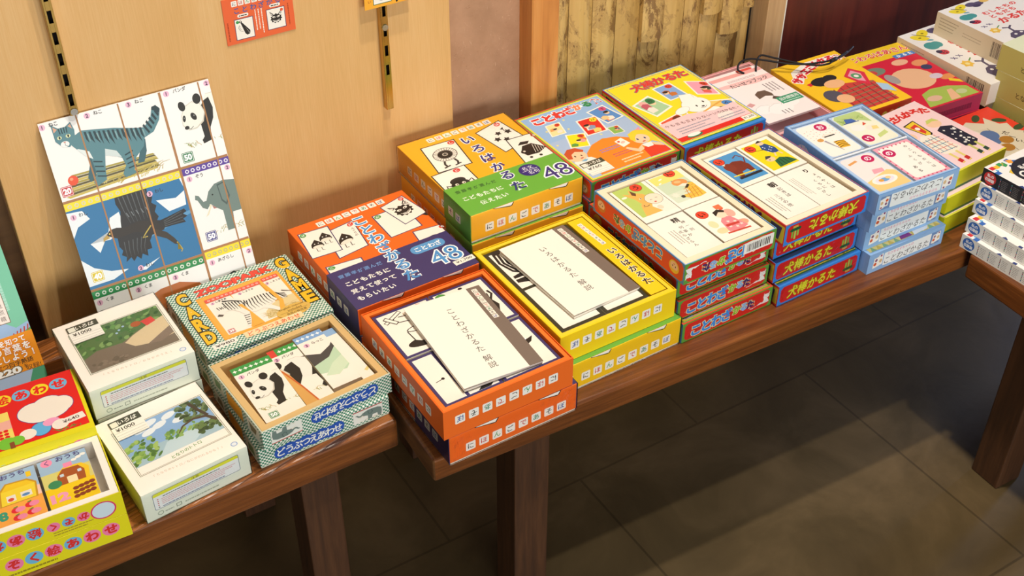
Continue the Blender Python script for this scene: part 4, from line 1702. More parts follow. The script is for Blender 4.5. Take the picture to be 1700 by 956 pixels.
def h_art(mb, w, d, h):
    h_front(front(mb, w, h))
    h_left(left(mb, d, h))
    c = top(mb, w, d, h)
    W_, H_ = c.w, c.h
    c.rect(0, 0, W_, H_, '#3a86d8')
    c.rect(1.5, 6, W_ - 3, H_ - 7.5, '#2f7f4a')
    c.rect(1.5, 8.5, W_ - 3, H_ - 10, '#f4e24a')
    c.rect(4, 12, W_ - 8, H_ - 16, '#3f66b0')
    c.rect(5, 13, W_ - 10, H_ - 18, '#f6dc2c')
    c.rect(6, 14, W_ - 12, 24, '#dc2a26')
    c.spread('犬棒かるた', 46, 168, 126, 168.5, 22, '#e23a34', b=0.04, out='#8a8a8a', ow=0.035)
    mini(c, ((20, 86), (57, 98), (8, 130)), '#a9cda0', '#2f7a4a', 'か', folk(['#e8b0a8', '#c05a6a', '#e9e3d6'], 8), 70, 70)
    mini(c, ((64, 112), (98, 114), (62, 154)), '#86aadc', '#d8432e', 'い', folk(['#c8743a', '#b8622c'], 9))
    mini(c, ((108, 106), (138, 88), (116, 148)), '#eba0b4', '#d8432e', 'は', folk(['#5a8a4a', '#e0605a', '#3a3a3a'], 10))
    mini(c, ((84, 40), (128, 22), (100, 88)), '#f0c870', '#4a86c8', 'ん', folk(['#8ab0d8', '#e9e3d6'], 11))
    mini(c, ((8, 28), (50, 36), (10, 72)), '#e2583a', '#7a3020', 'も', None)
    dog(c.sub(40, 36, 0, .86))
    c.poly([(7, 20), (139, 22), (139, 62), (100, 58), (60, 70), (7, 66)], '#f2c9cc')
    dog_w = c.sub(86, 24, 0, .4)
    dog_w.ell(50, 40, 34, 22, '#f5e2dc')
    c.rect(6, 14, W_ - 12, 10, '#dc2a26')
    c.spread('今も昔も変わらない', 14, 57, 84, 51, 7.6, '#4a3a3a')
    c.spread('“いろはかるた”', 88, 51, 134, 47, 7, '#4a3a3a')
    c.greek(20, 30, 60, 18, 3, '#9a9aa8', .4)
    c.greek(90, 30, 44, 12, 2, '#9a9aa8', .4)
    c.ell(34, 20, 13, 5, '#2f7f5a').ell(34, 22, 11, 4, '#f4f0ea')


hp = closed('dog_card_box', 'yellow lidded card box with a white puppy, by the bamboo wall', 'card box', 'red boxes with yellow brush title', HW, HD, HH, '#3a86d8', h_art, False, '#3a86d8')
for lb, x, y, z, rt in (
        ('red box with yellow brush title at the very bottom of its front stack', 0.942, 0.8635, 0.0, 1.0),
        ('red box with yellow brush title second from the bottom of its front stack', 0.9395, 0.8745, 0.0321, 0.8),
        ('red box with yellow brush title directly under the open tray with a brown bull card', 0.9415, 0.8825, 0.0642, 0.8)):
    b = dup(hp, lb, x, y, z, rt)
    wrap(b, HW, HD, HH, 0.0012, int(z * 100) + 2)
for lb, x, y, z, rt in (
        ('lowest box of the back stack topped by the white puppy lid', 0.9455, 1.0775, 0.0, 0.3),
        ('second lowest box of the back stack topped by the white puppy lid', 0.947, 1.0765, 0.0321, 0.6),
        ('box just below the white puppy lid in the back stack by the bamboo', 0.945, 1.0785, 0.0642, 0.9)):
    dup(hp, lb, x, y, z, rt)
price(hp, 0.118, 0.012, 0.022, 0.011, HH, '¥1,200', 0)
put(hp, 0.9455, 1.0765, 0.0963, 0.7)


def h_tray(mb, w, d, h):
    h_front(front(mb, w, h).flip())
    h_left(left(mb, d, h).flip())


HFL, HZ = (0.938, 0.866), 0.0965
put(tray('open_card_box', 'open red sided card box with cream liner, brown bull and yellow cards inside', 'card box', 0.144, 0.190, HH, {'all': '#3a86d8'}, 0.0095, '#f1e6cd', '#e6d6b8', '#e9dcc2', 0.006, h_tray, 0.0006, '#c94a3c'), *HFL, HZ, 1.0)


def h_c1(c):
    c.rect(4, 8, 48, 66, '#4f97cf')
    c.poly([(14, 26), (12, 40), (18, 52), (30, 56), (42, 52), (46, 40), (44, 24), (38, 22), (36, 32), (26, 30), (22, 20), (16, 20)], '#7c3326')
    c.ell(18, 46, 8, 10, '#84382a').line([(44, 46), (50, 56), (44, 66), (36, 62)], 2, '#7c3326')
    c.poly([(14, 52), (10, 60), (18, 57)], '#e6ddc8')
    c.line([(16, 22), (14, 34)], 1, '#5a2018').line([(38, 24), (37, 34)], 1, '#5a2018')
    c.rect(12, 16, 38, 5, '#2a2a34')
    c.line([(8, 26), (44, 24)], 2.4, '#e8d24a')
    kana(c, 14, 64, 'い', 8, '#e8452f')


def h_c2(c):
    c.rect(4, 8, 46, 66, '#f3d81e')
    c.poly([(26, 56), (30, 66), (40, 66), (46, 52), (44, 40), (34, 42)], '#2f4f8a')
    for i in range(7):
        c.ell(30 + (i * 5) % 14, 48 + (i * 4) % 15, 1, 1, '#e8ecf4')
    c.ell(34, 70, 6, 5, '#f3cda8').poly([(28, 72), (36, 77), (40, 72)], '#2e2a2a')
    c.line([(36, 42), (32, 34)], 2.4, '#f3cda8').line([(42, 42), (44, 34)], 2.4, '#f3cda8').line([(14, 58), (30, 54)], 1, '#6a4a2a')
    c.poly([(18, 10), (22, 26), (34, 30), (44, 24), (50, 12)], '#2f6a44')
    for i in range(4):
        c.line([(24 + i * 6, 12), (26 + i * 5, 26)], 1.2, '#23352a')
    c.ell(20, 32, 7, 6, '#f3cda8').poly([(13, 34), (18, 41), (26, 38), (22, 35)], '#4a4a4a').ell(18, 31, 1, 1, '#3a2a2a')
    kana(c, 13, 65, 'に', 8)


def h_c3(c):
    c.vt('朝', 36, 68, 12, 10, BK, b=0.06)
    c.vt('起きは', 38, 56, 7.4, 8.2, BK)
    c.vt('三文の徳', 24, 46, 7.4, 8.2, BK)
    c.greek(6, 10, 12, 38, 3, '#a89c90', .3, True)


def h_c4(c):
    c.vt('り', 40, 70, 9, 8, BK, b=0.04)
    c.vt('ょうやくは', 44, 58, 6.2, 8.6, BK)
    c.vt('くちに', 34, 46, 6.2, 8.6, BK)
    c.vt('にがし', 26, 30, 6.2, 8.6, BK)
    c.greek(6, 22, 10, 44, 3, '#b5aaa0', .3, True)


dz = HZ + 0.0062
deck('picture card with a brown bull on blue, back left of the red sided open box', HFL, 1, dz, 16, 98, 71, 178, .0220, h_c1, '#efe6d6', '#f7f1e6')
deck('picture card with two people on bright yellow, back right of red sided open box', HFL, 1, dz, 73, 98, 129, 178, .0228, h_c2, '#efe6d6', '#f7f1e6')
deck('white text card with bold black writing, front left of the red sided open box', HFL, 1, dz, 16, 14, 71, 96, .0226, h_c3, '#efe6d6', '#f7f1e6')
deck('white text card with thin black writing, front right of the red sided open box', HFL, 1, dz, 73, 14, 129, 96, .0218, h_c4, '#efe6d6', '#f7f1e6')
# ================================================================= light blue proverb boxes
IW, ID, IH = 0.1405, 0.194, 0.0318
SKY = '#8fb6e2'


def cards_icon(c):
    c.poly([(0, 0), (9, 1), (10, 17), (1, 16)], '#f6f2ec')
    c.poly([(9, 1), (17, 3), (16, 20), (8, 18)], '#f6f2ec')
    c.ell(4, 6, 2.6, 2.6, '#d8603a').ell(5, 12, 2.2, 2.4, '#8a5a7a').ell(13, 9, 2.6, 3, '#d8b88a').ell(13, 17, 1.6, 1.6, '#8a2a6a')
    c.line([(0, 0), (1, 16), (10, 17)], .4, '#8aa0c0')


def i_front(c):
    W_, H_ = c.w, c.h
    c.rect(0, 0, W_, H_, SKY)
    c.rr(28, 5, 88, 21, 1.5, '#eef2f2')
    c.t('ことわざかるた', 72, 12.5, 12, '#35323a', w=82, h=11.5, b=0.0, slant=0.2)
    c.t('ちびまる子ちゃんの', 58, 22.5, 5, '#e2609a', w=48, h=4.6)
    cards_icon(c.sub(9, 6, 0, 1.05))
    s = c.sub(116, 6, 0, 1)
    s.rect(0, -1, 18, 21, '#6f8fc0')
    s.poly([(2, 2), (9, 0), (12, 10), (4, 12)], '#e8d0a0')
    cards_icon(s.sub(3, 1, 0, .9))


def i_left(c):
    c.rect(0, 0, c.w, c.h, '#7fa8d8')
    c.ell(40, 16, 14, 9, '#ead8dc')
    c.ell(150, 16, 12, 9, '#ead8dc')
    c.t('ことわざ', 95, 16, 12, '#6a86b4', w=60, h=9)
    for k in range(24):
        c.rect(2 + k * 8, 0, 1, c.h, '#86aedc')


def i_art(mb, w, d, h):
    i_front(front(mb, w, h))
    i_left(left(mb, d, h))
    c = top(mb, w, d, h)
    W_, H_ = c.w, c.h
    c.rect(0, 0, W_, H_, SKY)
    c.rect(5, 5, W_ - 10, 12, '#f0dc8a')
    for k in range(12):
        c.poly([(8 + k * 10.6, 5), (18 + k * 10.6, 5), (13 + k * 10.6, 14)], ('#8fb88a', '#d9c060')[k % 2])
    c.rect(5, 18, W_ - 10, H_ - 26, '#b4cdec')
    c.poly([(62, 6), (84, 6), (82, 15), (66, 15)], '#8a3a8a')
    c.poly([(86, 5), (112, 7), (120, 14), (90, 14)], '#eef2f8')


ip = closed('blue_proverb_box', 'light blue proverb box with a zigzag patterned edge showing, lowest of its stack', 'card box', 'light blue proverb boxes', IW, ID, IH, SKY, i_art, False, '#86aedc')
dup(ip, 'light blue proverb box second from the bottom, above the zigzag edged one', 1.0885, 0.8645, 0.0321, -1.2)
dup(ip, 'light blue proverb box third from the bottom, just under the open light blue tray', 1.0885, 0.8610, 0.0642, -1.6)
put(ip, 1.0905, 0.8515, 0.0, -1.0)


def i_tray(mb, w, d, h):
    i_front(front(mb, w, h).flip())
    i_left(left(mb, d, h).flip())


IFL, IZ, IR = (1.0855, 0.855), 0.0963, -3.9
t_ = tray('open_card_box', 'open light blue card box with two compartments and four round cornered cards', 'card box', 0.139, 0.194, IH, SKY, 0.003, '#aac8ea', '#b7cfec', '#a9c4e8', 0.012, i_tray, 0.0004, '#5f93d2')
MB().box(0.004, 0.0955, 0.012, 0.135, 0.0985, 0.0300, '#e9eef4', 0.0003).build('divider', t_)
put(t_, *IFL, IZ, IR)


def rcard(c, bg='#f8f2ea', edge=None):
    if edge:
        c.rect(0, 0, c.w, c.h, edge)
        c.rr(4, 4, c.w - 8, c.h - 8, 5, bg)
    else:
        c.rect(0, 0, c.w, c.h, '#b4ccec')
        c.rr(2, 2, c.w - 4, c.h - 4, 6, bg)


def kbadge(c, x, y, k, rot=0):
    c.ell(x, y, 9, 9, '#c2225e', n=26)
    c.t(k, x, y, 11.5, '#fbeef2', rot=rot, b=0.03)


def i_c1(c):
    rcard(c)
    for i in range(9):
        for k in range(4):
            c.ell(8 + i * 5.6, 48 + k * 7 + (i % 2) * 2, .9, .6, '#e89a86')
    c.poly([(28, 16), (44, 14), (46, 32), (30, 34)], '#f0b83a')
    for k in range(4):
        c.line([(29, 18 + k * 4.4), (36, 20 + k * 4.2), (45, 17 + k * 4.4)], 1.3, '#4a3a2a')
    c.line([(20, 40), (24, 26), (30, 10)], 4, '#a9a4ac', True)
    c.ell(16, 44, 5, 4, '#d8a05a')
    c.poly([(24, 46), (44, 48), (44, 52), (26, 54)], '#efe6d8')
    c.rect(26, 47, 18, 2.4, '#2a2a2a')
    kbadge(c, 38, 72, 'お')


def i_c2(c):
    rcard(c, '#eef0dc')
    c.poly([(3, 60), (3, 78), (8, 84), (46, 84), (50, 78), (50, 52), (30, 66)], '#b9cf86')
    grass(c, 6, 48, 66, 8, 50, ['#9aba62', '#c2d48e', '#84a850'], 21)
    c.poly([(12, 62), (30, 62), (28, 70), (16, 72)], '#4a6ab0')
    c.line([(8, 62), (34, 61)], 1.6, '#3f5a9a')
    c.ell(20, 46, 11, 9, '#f5f0ea').ell(38, 38, 9, 7, '#f3e9dc')
    c.poly([(36, 34), (46, 32), (48, 40), (40, 42)], '#efd98a')
    c.poly([(30, 48), (38, 50), (36, 56)], '#d8503a')
    c.poly([(30, 12), (50, 18), (50, 26), (32, 20)], '#c9d88a')
    kbadge(c, 14, 18, 'い', 180)


def i_c3(c):
    rcard(c, '#f6e6e4')
    c.poly([(2, 2), (56, 2), (56, 34), (46, 40), (2, 26)], '#f3d08a')
    c.ell(28, 22, 20, 10, '#f7f2ea').ell(28, 22, 15, 7, '#e6e0ea').ell(28, 22, 7, 4, '#6fa6d8').ell(22, 22, 4, 3, '#e0a24a').ell(35, 24, 4, 3, '#efd08a')
    c.poly([(24, 38), (42, 38), (44, 46), (28, 48)], '#efa6b4')
    c.line([(8, 70), (24, 74)], 4, '#e2a25c')
    kbadge(c, 42, 72, 'の')


def i_c4(c):
    rcard(c, '#f8f2ea', '#eea4b8')
    for k in range(7):
        c.ell(8 + k * 7.4, 2, 1.4, 1.4, '#c23a5a').ell(8 + k * 7.4, 81, 1.4, 1.4, '#c23a5a')
        c.ell(2, 8 + k * 11, 1.4, 1.4, '#c23a5a').ell(c.w - 2, 8 + k * 11, 1.4, 1.4, '#c23a5a')
    kbadge(c, 14, 68, 'の')
    c.vt('のこりものには', 46, 72, 6, 9.2, BK)
    c.vt('ふくが', 34, 50, 6, 10, BK)
    c.vt('ある', 22, 26, 7, 10, BK)


dz = IZ + 0.0122
IG = None
deck('card with a yellow striped shape, back left of the light blue tray', IFL, IR, dz, 8, 101, 65, 187, .0165, i_c1, '#c9d8ec')
deck('green meadow card with upside down round kana, back right of the light blue tray', IFL, IR, dz, 72, 101, 131, 187, .0165, i_c2, '#c9d8ec')
deck('card with a food plate on yellow, front left of the light blue tray', IFL, IR, dz, 8, 7, 66, 93, .0165, i_c3, '#c9d8ec')
deck('pink bordered text card with black vertical writing, front right of light blue tray', IFL, IR, dz, 70, 7, 131, 93, .0168, i_c4, '#c9d8ec')

# ================================================================= pink box with the corded booklet
PFL, PZ = (1.088, 1.074), 0.0642


def plain(mb, w, d, h):
    c = front(mb, w, h)
    c.rect(3, 4, w * 1000 - 6, h * 1000 - 8, '#f3c6c8')


pk = closed('pink_card_box', 'closed pink card box hidden under the open pink one near the bamboo', 'card box', 'pink card boxes', 0.139, 0.193, IH, '#e9a0a2', plain)
dup(pk, 'lowest closed pink card box of the stack near the bamboo', 1.089, 1.075, 0.0, 0)
put(pk, 1.088, 1.076, 0.0321, 0.3)
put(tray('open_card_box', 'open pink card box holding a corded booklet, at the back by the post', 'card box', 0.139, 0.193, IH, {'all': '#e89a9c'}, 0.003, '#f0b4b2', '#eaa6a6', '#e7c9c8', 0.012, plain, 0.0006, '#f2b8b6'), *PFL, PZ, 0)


def pcard_art(cl, k):
    def f(c):
        c.rect(0, 0, c.w, c.h, cl)
        c.rect(4, 4, c.w - 8, c.h - 8, '#f6efe8')
        c.t(k, c.w / 2, c.h * .6, 8, '#c87a78')
    return f


deck('pink edged card deck at back left inside the open pink box', PFL, 0, PZ + .0122, 8, 100, 67, 187, .0125, pcard_art('#f0a8a6', 'く'))
deck('pale blue edged card deck at back right inside the open pink box', PFL, 0, PZ + .0122, 72, 100, 131, 187, .0125, pcard_art('#bcd6d6', 'へ'))


def pink_book():
    r = thing('corded_booklet', 'pink and white booklet with black cord and green stamp lying on the open pink box', 'booklet')
    w, h = 0.098, 0.150
    MB().box(0, 0, 0, w, h, 0.003, '#f6ece8', 0.0004).build('pages', r)
    mb = MB()
    mb.box(-0.0003, -0.0003, 0.003, w + 0.0003, h + 0.0003, 0.0036, '#f8e4e4', 0)
    c = top(mb, w, h, 0.0036)
    c.rect(0, 0, 98, 150, '#f9eeec')
    c.rect(0, 134, 98, 9, '#f2aaa6')
    c.poly([(0, 120), (98, 120), (98, 106), (60, 104), (0, 112)], '#f4c4c2')
    c.rr(56, 143, 30, 6, 3, '#e8584e')
    c.t('たいせつブック', 54, 112, 12, '#3e3438', w=70, h=11)
    c.greek(24, 123, 52, 6, 2, '#c08a90', .4)
    # plain brown hat shape on a soft cloud drawing, green in-shop stamp
    for x, y, rx, ry in ((22, 34, 18, 12), (44, 26, 22, 15), (68, 34, 16, 11)):
        c.ell(x, y, rx, ry, '#fbf7f5')
        c.line([(x - rx, y), (x - rx * .6, y + ry * .7), (x, y + ry), (x + rx * .6, y + ry * .7), (x + rx, y)], .5, '#b9aaa8')
    c.poly([(34, 62), (36, 76), (46, 82), (58, 80), (62, 68), (60, 60), (48, 66)], '#6a5448')
    c.poly([(58, 60), (68, 52), (74, 36), (66, 38), (58, 48), (52, 54)], '#5d4840')
    c.poly([(4, 56), (14, 60), (18, 52), (8, 48)], '#d9a0a0')
    c.greek(66, 66, 24, 30, 4, '#8a7a80', .35, True)
    c.rect(56, 34, 40, 19, '#3f9a72')
    c.t('店内閲覧用', 76, 46, 8, '#eef6f0', w=34, h=8, b=0.03)
    c.greek(60, 37, 32, 3, 1, '#d4ecdf', .6)
    c.greek(40, 8, 18, 12, 3, '#8a7a80', .35, True)
    mb.build('cover', r)
    x, y = at(PFL, 0, 32, 26)
    put(r, x, y, PZ + IH + 0.0008, -1.5)
    cord = MB()

    def loc(px, py, pz):
        return (px, py, pz)
    # from the punched hole over the back edge and across the neighbouring lid (local to the booklet)
    A = [(0.064, 0.136, 0.0042), (0.056, 0.142, 0.010), (0.066, 0.150, 0.016), (0.085, 0.150, 0.017), (0.108, 0.140, 0.013), (0.135, 0.118, 0.010),
         (0.158, 0.105, 0.009), (0.180, 0.098, 0.009), (0.205, 0.094, 0.009), (0.232, 0.097, 0.0095), (0.262, 0.110, 0.010)]
    B = [(0.084, 0.132, 0.0042), (0.092, 0.142, 0.012), (0.108, 0.152, 0.016), (0.126, 0.142, 0.012), (0.150, 0.118, 0.008), (0.172, 0.096, 0.0075),
         (0.190, 0.089, 0.008), (0.205, 0.0915, 0.009), (0.240, 0.100, 0.012)]

    def smooth(P, n=5):
        o = []
        for i in range(len(P) - 1):
            p0, p1, p2, p3 = P[max(i - 1, 0)], P[i], P[i + 1], P[min(i + 2, len(P) - 1)]
            for k in range(n):
                t = k / n
                o.append(tuple(0.5 * (2 * p1[j] + (p2[j] - p0[j]) * t + (2 * p0[j] - 5 * p1[j] + 4 * p2[j] - p3[j]) * t * t + (3 * p1[j] - p0[j] - 3 * p2[j] + p3[j]) * t ** 3) for j in range(3)))
        return o + [P[-1]]
    blk = pm('#191719', 0.6)
    cord.tube(smooth(A), 0.0016, blk)
    cord.tube(smooth(B), 0.0016, blk)
    cord.tube([(0.200, 0.0925, 0.009), (0.206, 0.0930, 0.0092), (0.212, 0.094, 0.0093)], 0.0034, blk, 10)
    cord.build('cord', r, True)


pink_book()

# ================================================================= family comic card boxes at the right end


def saz_back(mb, w, d, h):
    c = front(mb, w, h)
    c.rect(0, 0, w * 1000, h * 1000, '#d8452e')
    for k in range(9):
        c.ell(8 + k * 14, 12, 6, 8, ('#f0a070', '#5a8a5a', '#e8d060')[k % 3])
    c = top(mb, w, d, h)
    W_, H_ = c.w, c.h
    c.rect(0, 0, W_, H_, '#f6c52a')
    c.poly([(4, 120), (20, 150), (60, 166), (110, 166), (127, 156), (122, 146), (84, 150), (40, 138), (14, 112)], '#f4ece2')
    for i, ch in enumerate('サザエさんかるた'):
        f = i / 7
        c.t(ch, 13 + 107 * f, 124 + 40 * math.sin(f * 1.9) - 8 * f, 18, '#d8323a', rot=30 - 36 * f, b=0.07, out='#fff', ow=0.05)
    c.poly([(18, 100), (40, 106), (40, 112), (16, 108)], '#d8323a')
    # plain checked and dotted pattern panels
    c.poly([(34, 8), (112, 8), (116, 70), (70, 84), (36, 66)], '#c9443e')
    for k in range(6):
        c.line([(36 + k * 14, 8), (42 + k * 13, 76)], 2.2, '#8f3a3a')
        c.line([(34, 14 + k * 10), (115, 18 + k * 10)], 1.6, '#7a8a60')
    c.poly([(84, 100), (108, 118), (122, 96), (104, 60), (92, 72)], '#d8364a')
    c.poly([(90, 98), (106, 110), (114, 96), (104, 72), (96, 80)], '#e9a0b0')
    c.ell(102, 92, 8, 9, '#5a9a6a').ell(102, 92, 4, 4, '#f0e8e0')
    c.poly([(108, 40), (124, 26), (127, 50), (114, 62)], '#a9c8e2')
    c.ell(30, 60, 16, 18, '#5a5560').ell(44, 104, 20, 13, '#2e2a2c').ell(62, 108, 12, 9, '#2e2a2c').ell(56, 90, 18, 12, '#efb888').ell(40, 46, 14, 13, '#efb888')


sb = closed('comic_card_box', 'yellow lidded card box with red plaid pattern, next to the corded booklet', 'card box', 'comic card boxes', 0.130, 0.174, 0.0295, '#f6c52a', saz_back, False, '#d8452e')
dup(sb, 'middle card box under the yellow plaid lid at the back right', 1.2405, 1.063, 0.0298, -2.4)
dup(sb, 'lowest card box under the yellow plaid lid at the back right', 1.2395, 1.062, 0.0, -2.0)
put(sb, 1.2400, 1.064, 0.0596, -2.2)


def saz3(mb, w, d, h):
    c = front(mb, w, h)
    c.rect(0, 0, w * 1000, h * 1000, '#c6c21a')
    c.rect(0, 0, w * 1000, 4, '#2f6a3a')
    c = top(mb, w, d, h)
    W_, H_ = c.w, c.h
    c.rect(0, 0, W_, H_, '#f3d3d3')
    c.rect(0, 0, W_, 3.2, '#e0d84a')
    for i, ch in enumerate('サザエさんかるた'):
        f = i / 7
        c.t(ch, 12 + 100 * f, 130 + 16 * math.sin(f * 2.6), 17, '#d8322a', rot=24 - 40 * f, b=0.06)
    # plain stand-in patterns: battledore panel, plaid and flower cloth, clogs
    c.poly([(50, 124), (76, 128), (72, 88), (60, 80)], '#2e2622')
    c.poly([(52, 122), (74, 126), (70, 90), (61, 83)], '#e8c83a')
    c.poly([(56, 116), (70, 119), (68, 96), (62, 92)], '#d8412e')
    c.ell(63, 108, 4, 4, '#f3ece0')
    c.poly([(30, 76), (50, 92), (66, 86), (76, 40), (58, 34), (40, 40)], '#f2ead8')
    for k in range(5):
        c.line([(36 + k * 8, 46 + k * -1), (40 + k * 7, 80 + k)], 1.1, ('#d86a5a', '#4a86a0')[k % 2])
        c.line([(38, 46 + k * 8), (72, 44 + k * 8)], 1.1, ('#4a86a0', '#d86a5a')[k % 2])
    c.poly([(82, 88), (96, 94), (112, 86), (112, 40), (96, 30), (82, 38)], '#2b2c3a')
    rr_ = random.Random(4)
    for k in range(22):
        c.star(85 + 25 * rr_.random(), 40 + 46 * rr_.random(), 2.6, '#f3efe6', 4)
    c.ell(34, 98, 12, 10, '#f3c9a4').ell(94, 104, 13, 10, '#f3c9a4')
    c.poly([(84, 108), (90, 116), (104, 116), (108, 106), (98, 110)], '#c9cf6a')
    for x, cl in ((46, '#e6d278'), (60, '#e6d278'), (88, '#c9c96a'), (102, '#c9c96a')):
        c.rect(x - 2.4, 18, 4.8, 20, cl)
    for x, cl in ((45, '#c93028'), (59, '#c93028'), (87, '#2f4a3a'), (101, '#2f4a3a')):
        c.poly([(x - 4, 12), (x + 4, 14), (x + 4, 22), (x - 4, 20)], cl)
        c.line([(x - 3, 11), (x + 3, 12)], 1.8, '#e8c83a')


s3 = closed('comic_card_box', 'topmost pink lidded yellow sided box, right of the open light blue tray', 'card box', 'pink topped yellow sided boxes', 0.124, 0.164, 0.0295, '#d2cf1e', saz3, False, '#2f6a3a')
dup(s3, 'lowest pink topped yellow sided card box beside the light blue stack', 1.2435, 0.862, 0.0, 3.2)
dup(s3, 'middle pink topped yellow sided card box beside the light blue stack', 1.2465, 0.8665, 0.0298, 3.8)
put(s3, 1.2515, 0.8765, 0.0596, 4.0)


def ij(mb, w, d, h):
    c = front(mb, w, h)
    c.rect(0, 0, w * 1000, h * 1000, '#b03a68')
    c.greek(20, 8, 90, 12, 1, '#7a2450', .8)
    c = top(mb, w, d, h)
    W_, H_ = c.w, c.h
    c.rect(0, 0, W_, H_, '#d82a44')
    c.rect(0, 156, W_, H_ - 156, '#f2cc2c')
    c.spread('いじわるばあさん', 4, 178, 124, 176, 17.5, '#e0405a', b=0.02, out='#fbe6d8', ow=0.04)
    c.rect(88, 150, 42, 11, '#4a86cc')
    c.spread('かるた', 98, 155.5, 122, 155.5, 8.5, '#fff', b=0.04)
    for x, y, rx, ry, cl in ((26, 132, 20, 12, '#7a8a7a'), (20, 130, 8, 7, '#c84a4a'), (84, 138, 16, 9, '#efb898'), (112, 122, 15, 10, '#e89a6a'),
                             (112, 106, 10, 8, '#3a4468'), (66, 86, 38, 32, '#eebc96'), (34, 100, 10, 16, '#a8a0a0'), (120, 66, 15, 8, '#e8955a'), (104, 76, 12, 8, '#d8c8d8')):
        c.ell(x, y, rx, ry, cl)
    c.poly([(24, 4), (40, 40), (64, 48), (96, 44), (124, 30), (126, 4)], '#a9c25a')
    c.poly([(70, 6), (86, 34), (96, 34), (90, 6)], '#eebc96')
    c.ell(50, 22, 14, 8, '#e2b9a0').ell(104, 20, 10, 7, '#c4cf9a')
    c.poly([(116, 62), (129, 50), (129, 40), (112, 54)], '#f2d02c')


ib = closed('comic_card_box', 'red card box with yellow title strip and green lower corner, left of the insect boxes', 'card box', 'red comic card boxes', 0.130, 0.194, 0.0295, '#c23a62', ij, False, '#b03a68')
dup(ib, 'red card box underneath the one with the yellow title strip beside the insect boxes', 1.3915, 1.052, 0.0, -3.5)
put(ib, 1.3905, 1.0535, 0.0298, -3.5)


def redb(mb, w, d, h):
    c = front(mb, w, h)
    c.rect(0, 0, w * 1000, h * 1000, '#d9cdb4')
    c = top(mb, w, d, h)
    W_, H_ = c.w, c.h
    c.rect(0, 0, W_, H_, '#ddd2ba')
    c.poly([(0, 168), (0, 140), (30, 150), (60, 138), (90, 150), (112, 132), (124, 146), (132, 120), (144, 116), (138, 96), (150, 84), (146, 60), (162, 50), (162, 168)], '#e4402c')
    for x, y, r_ in ((112, 150, 34), (140, 128, -30), (150, 98, 10), (146, 76, 60)):
        c.ell(x, y, 12, 6, '#3a5232', r_)
    c.poly([(30, 60), (96, 52), (104, 120), (44, 136)], '#d8ccb6')
    c.line([(96, 52), (104, 120)], 1, '#6a5a44')
    c.ell(66, 118, 18, 12, '#e8e0d2').ell(66, 112, 9, 6, '#c97a6a').ell(76, 100, 12, 10, '#8a5a3a').ell(92, 104, 15, 14, '#5a74a4').ell(84, 88, 12, 9, '#5a74a4')
    c.ell(104, 82, 12, 10, '#b07830').ell(88, 66, 12, 10, '#b07830').ell(40, 104, 10, 20, '#a8947a')
    c.vt('だーいすき', 118, 96, 12, 13, '#3e3026', rot=-60)
    c.vt('まんかいおはなし', 140, 60, 7, 8, '#3e3026', rot=-60)
    c.ell(122, 22, 9, 6, '#6a6a70').ell(122, 22, 7, 4.5, '#ddd2ba')
    c.ell(152, 44, 9, 8, '#a85a34')


rb_ = closed('picture_card_box', 'cream card box with red flower corner and brown round shapes, behind the white spined stack', 'card box', None, 0.158, 0.166, 0.0295, '#d9cdb4', redb, False, '#cfc2a6')
put(rb_, 1.3805, 0.8775, 0, 0)


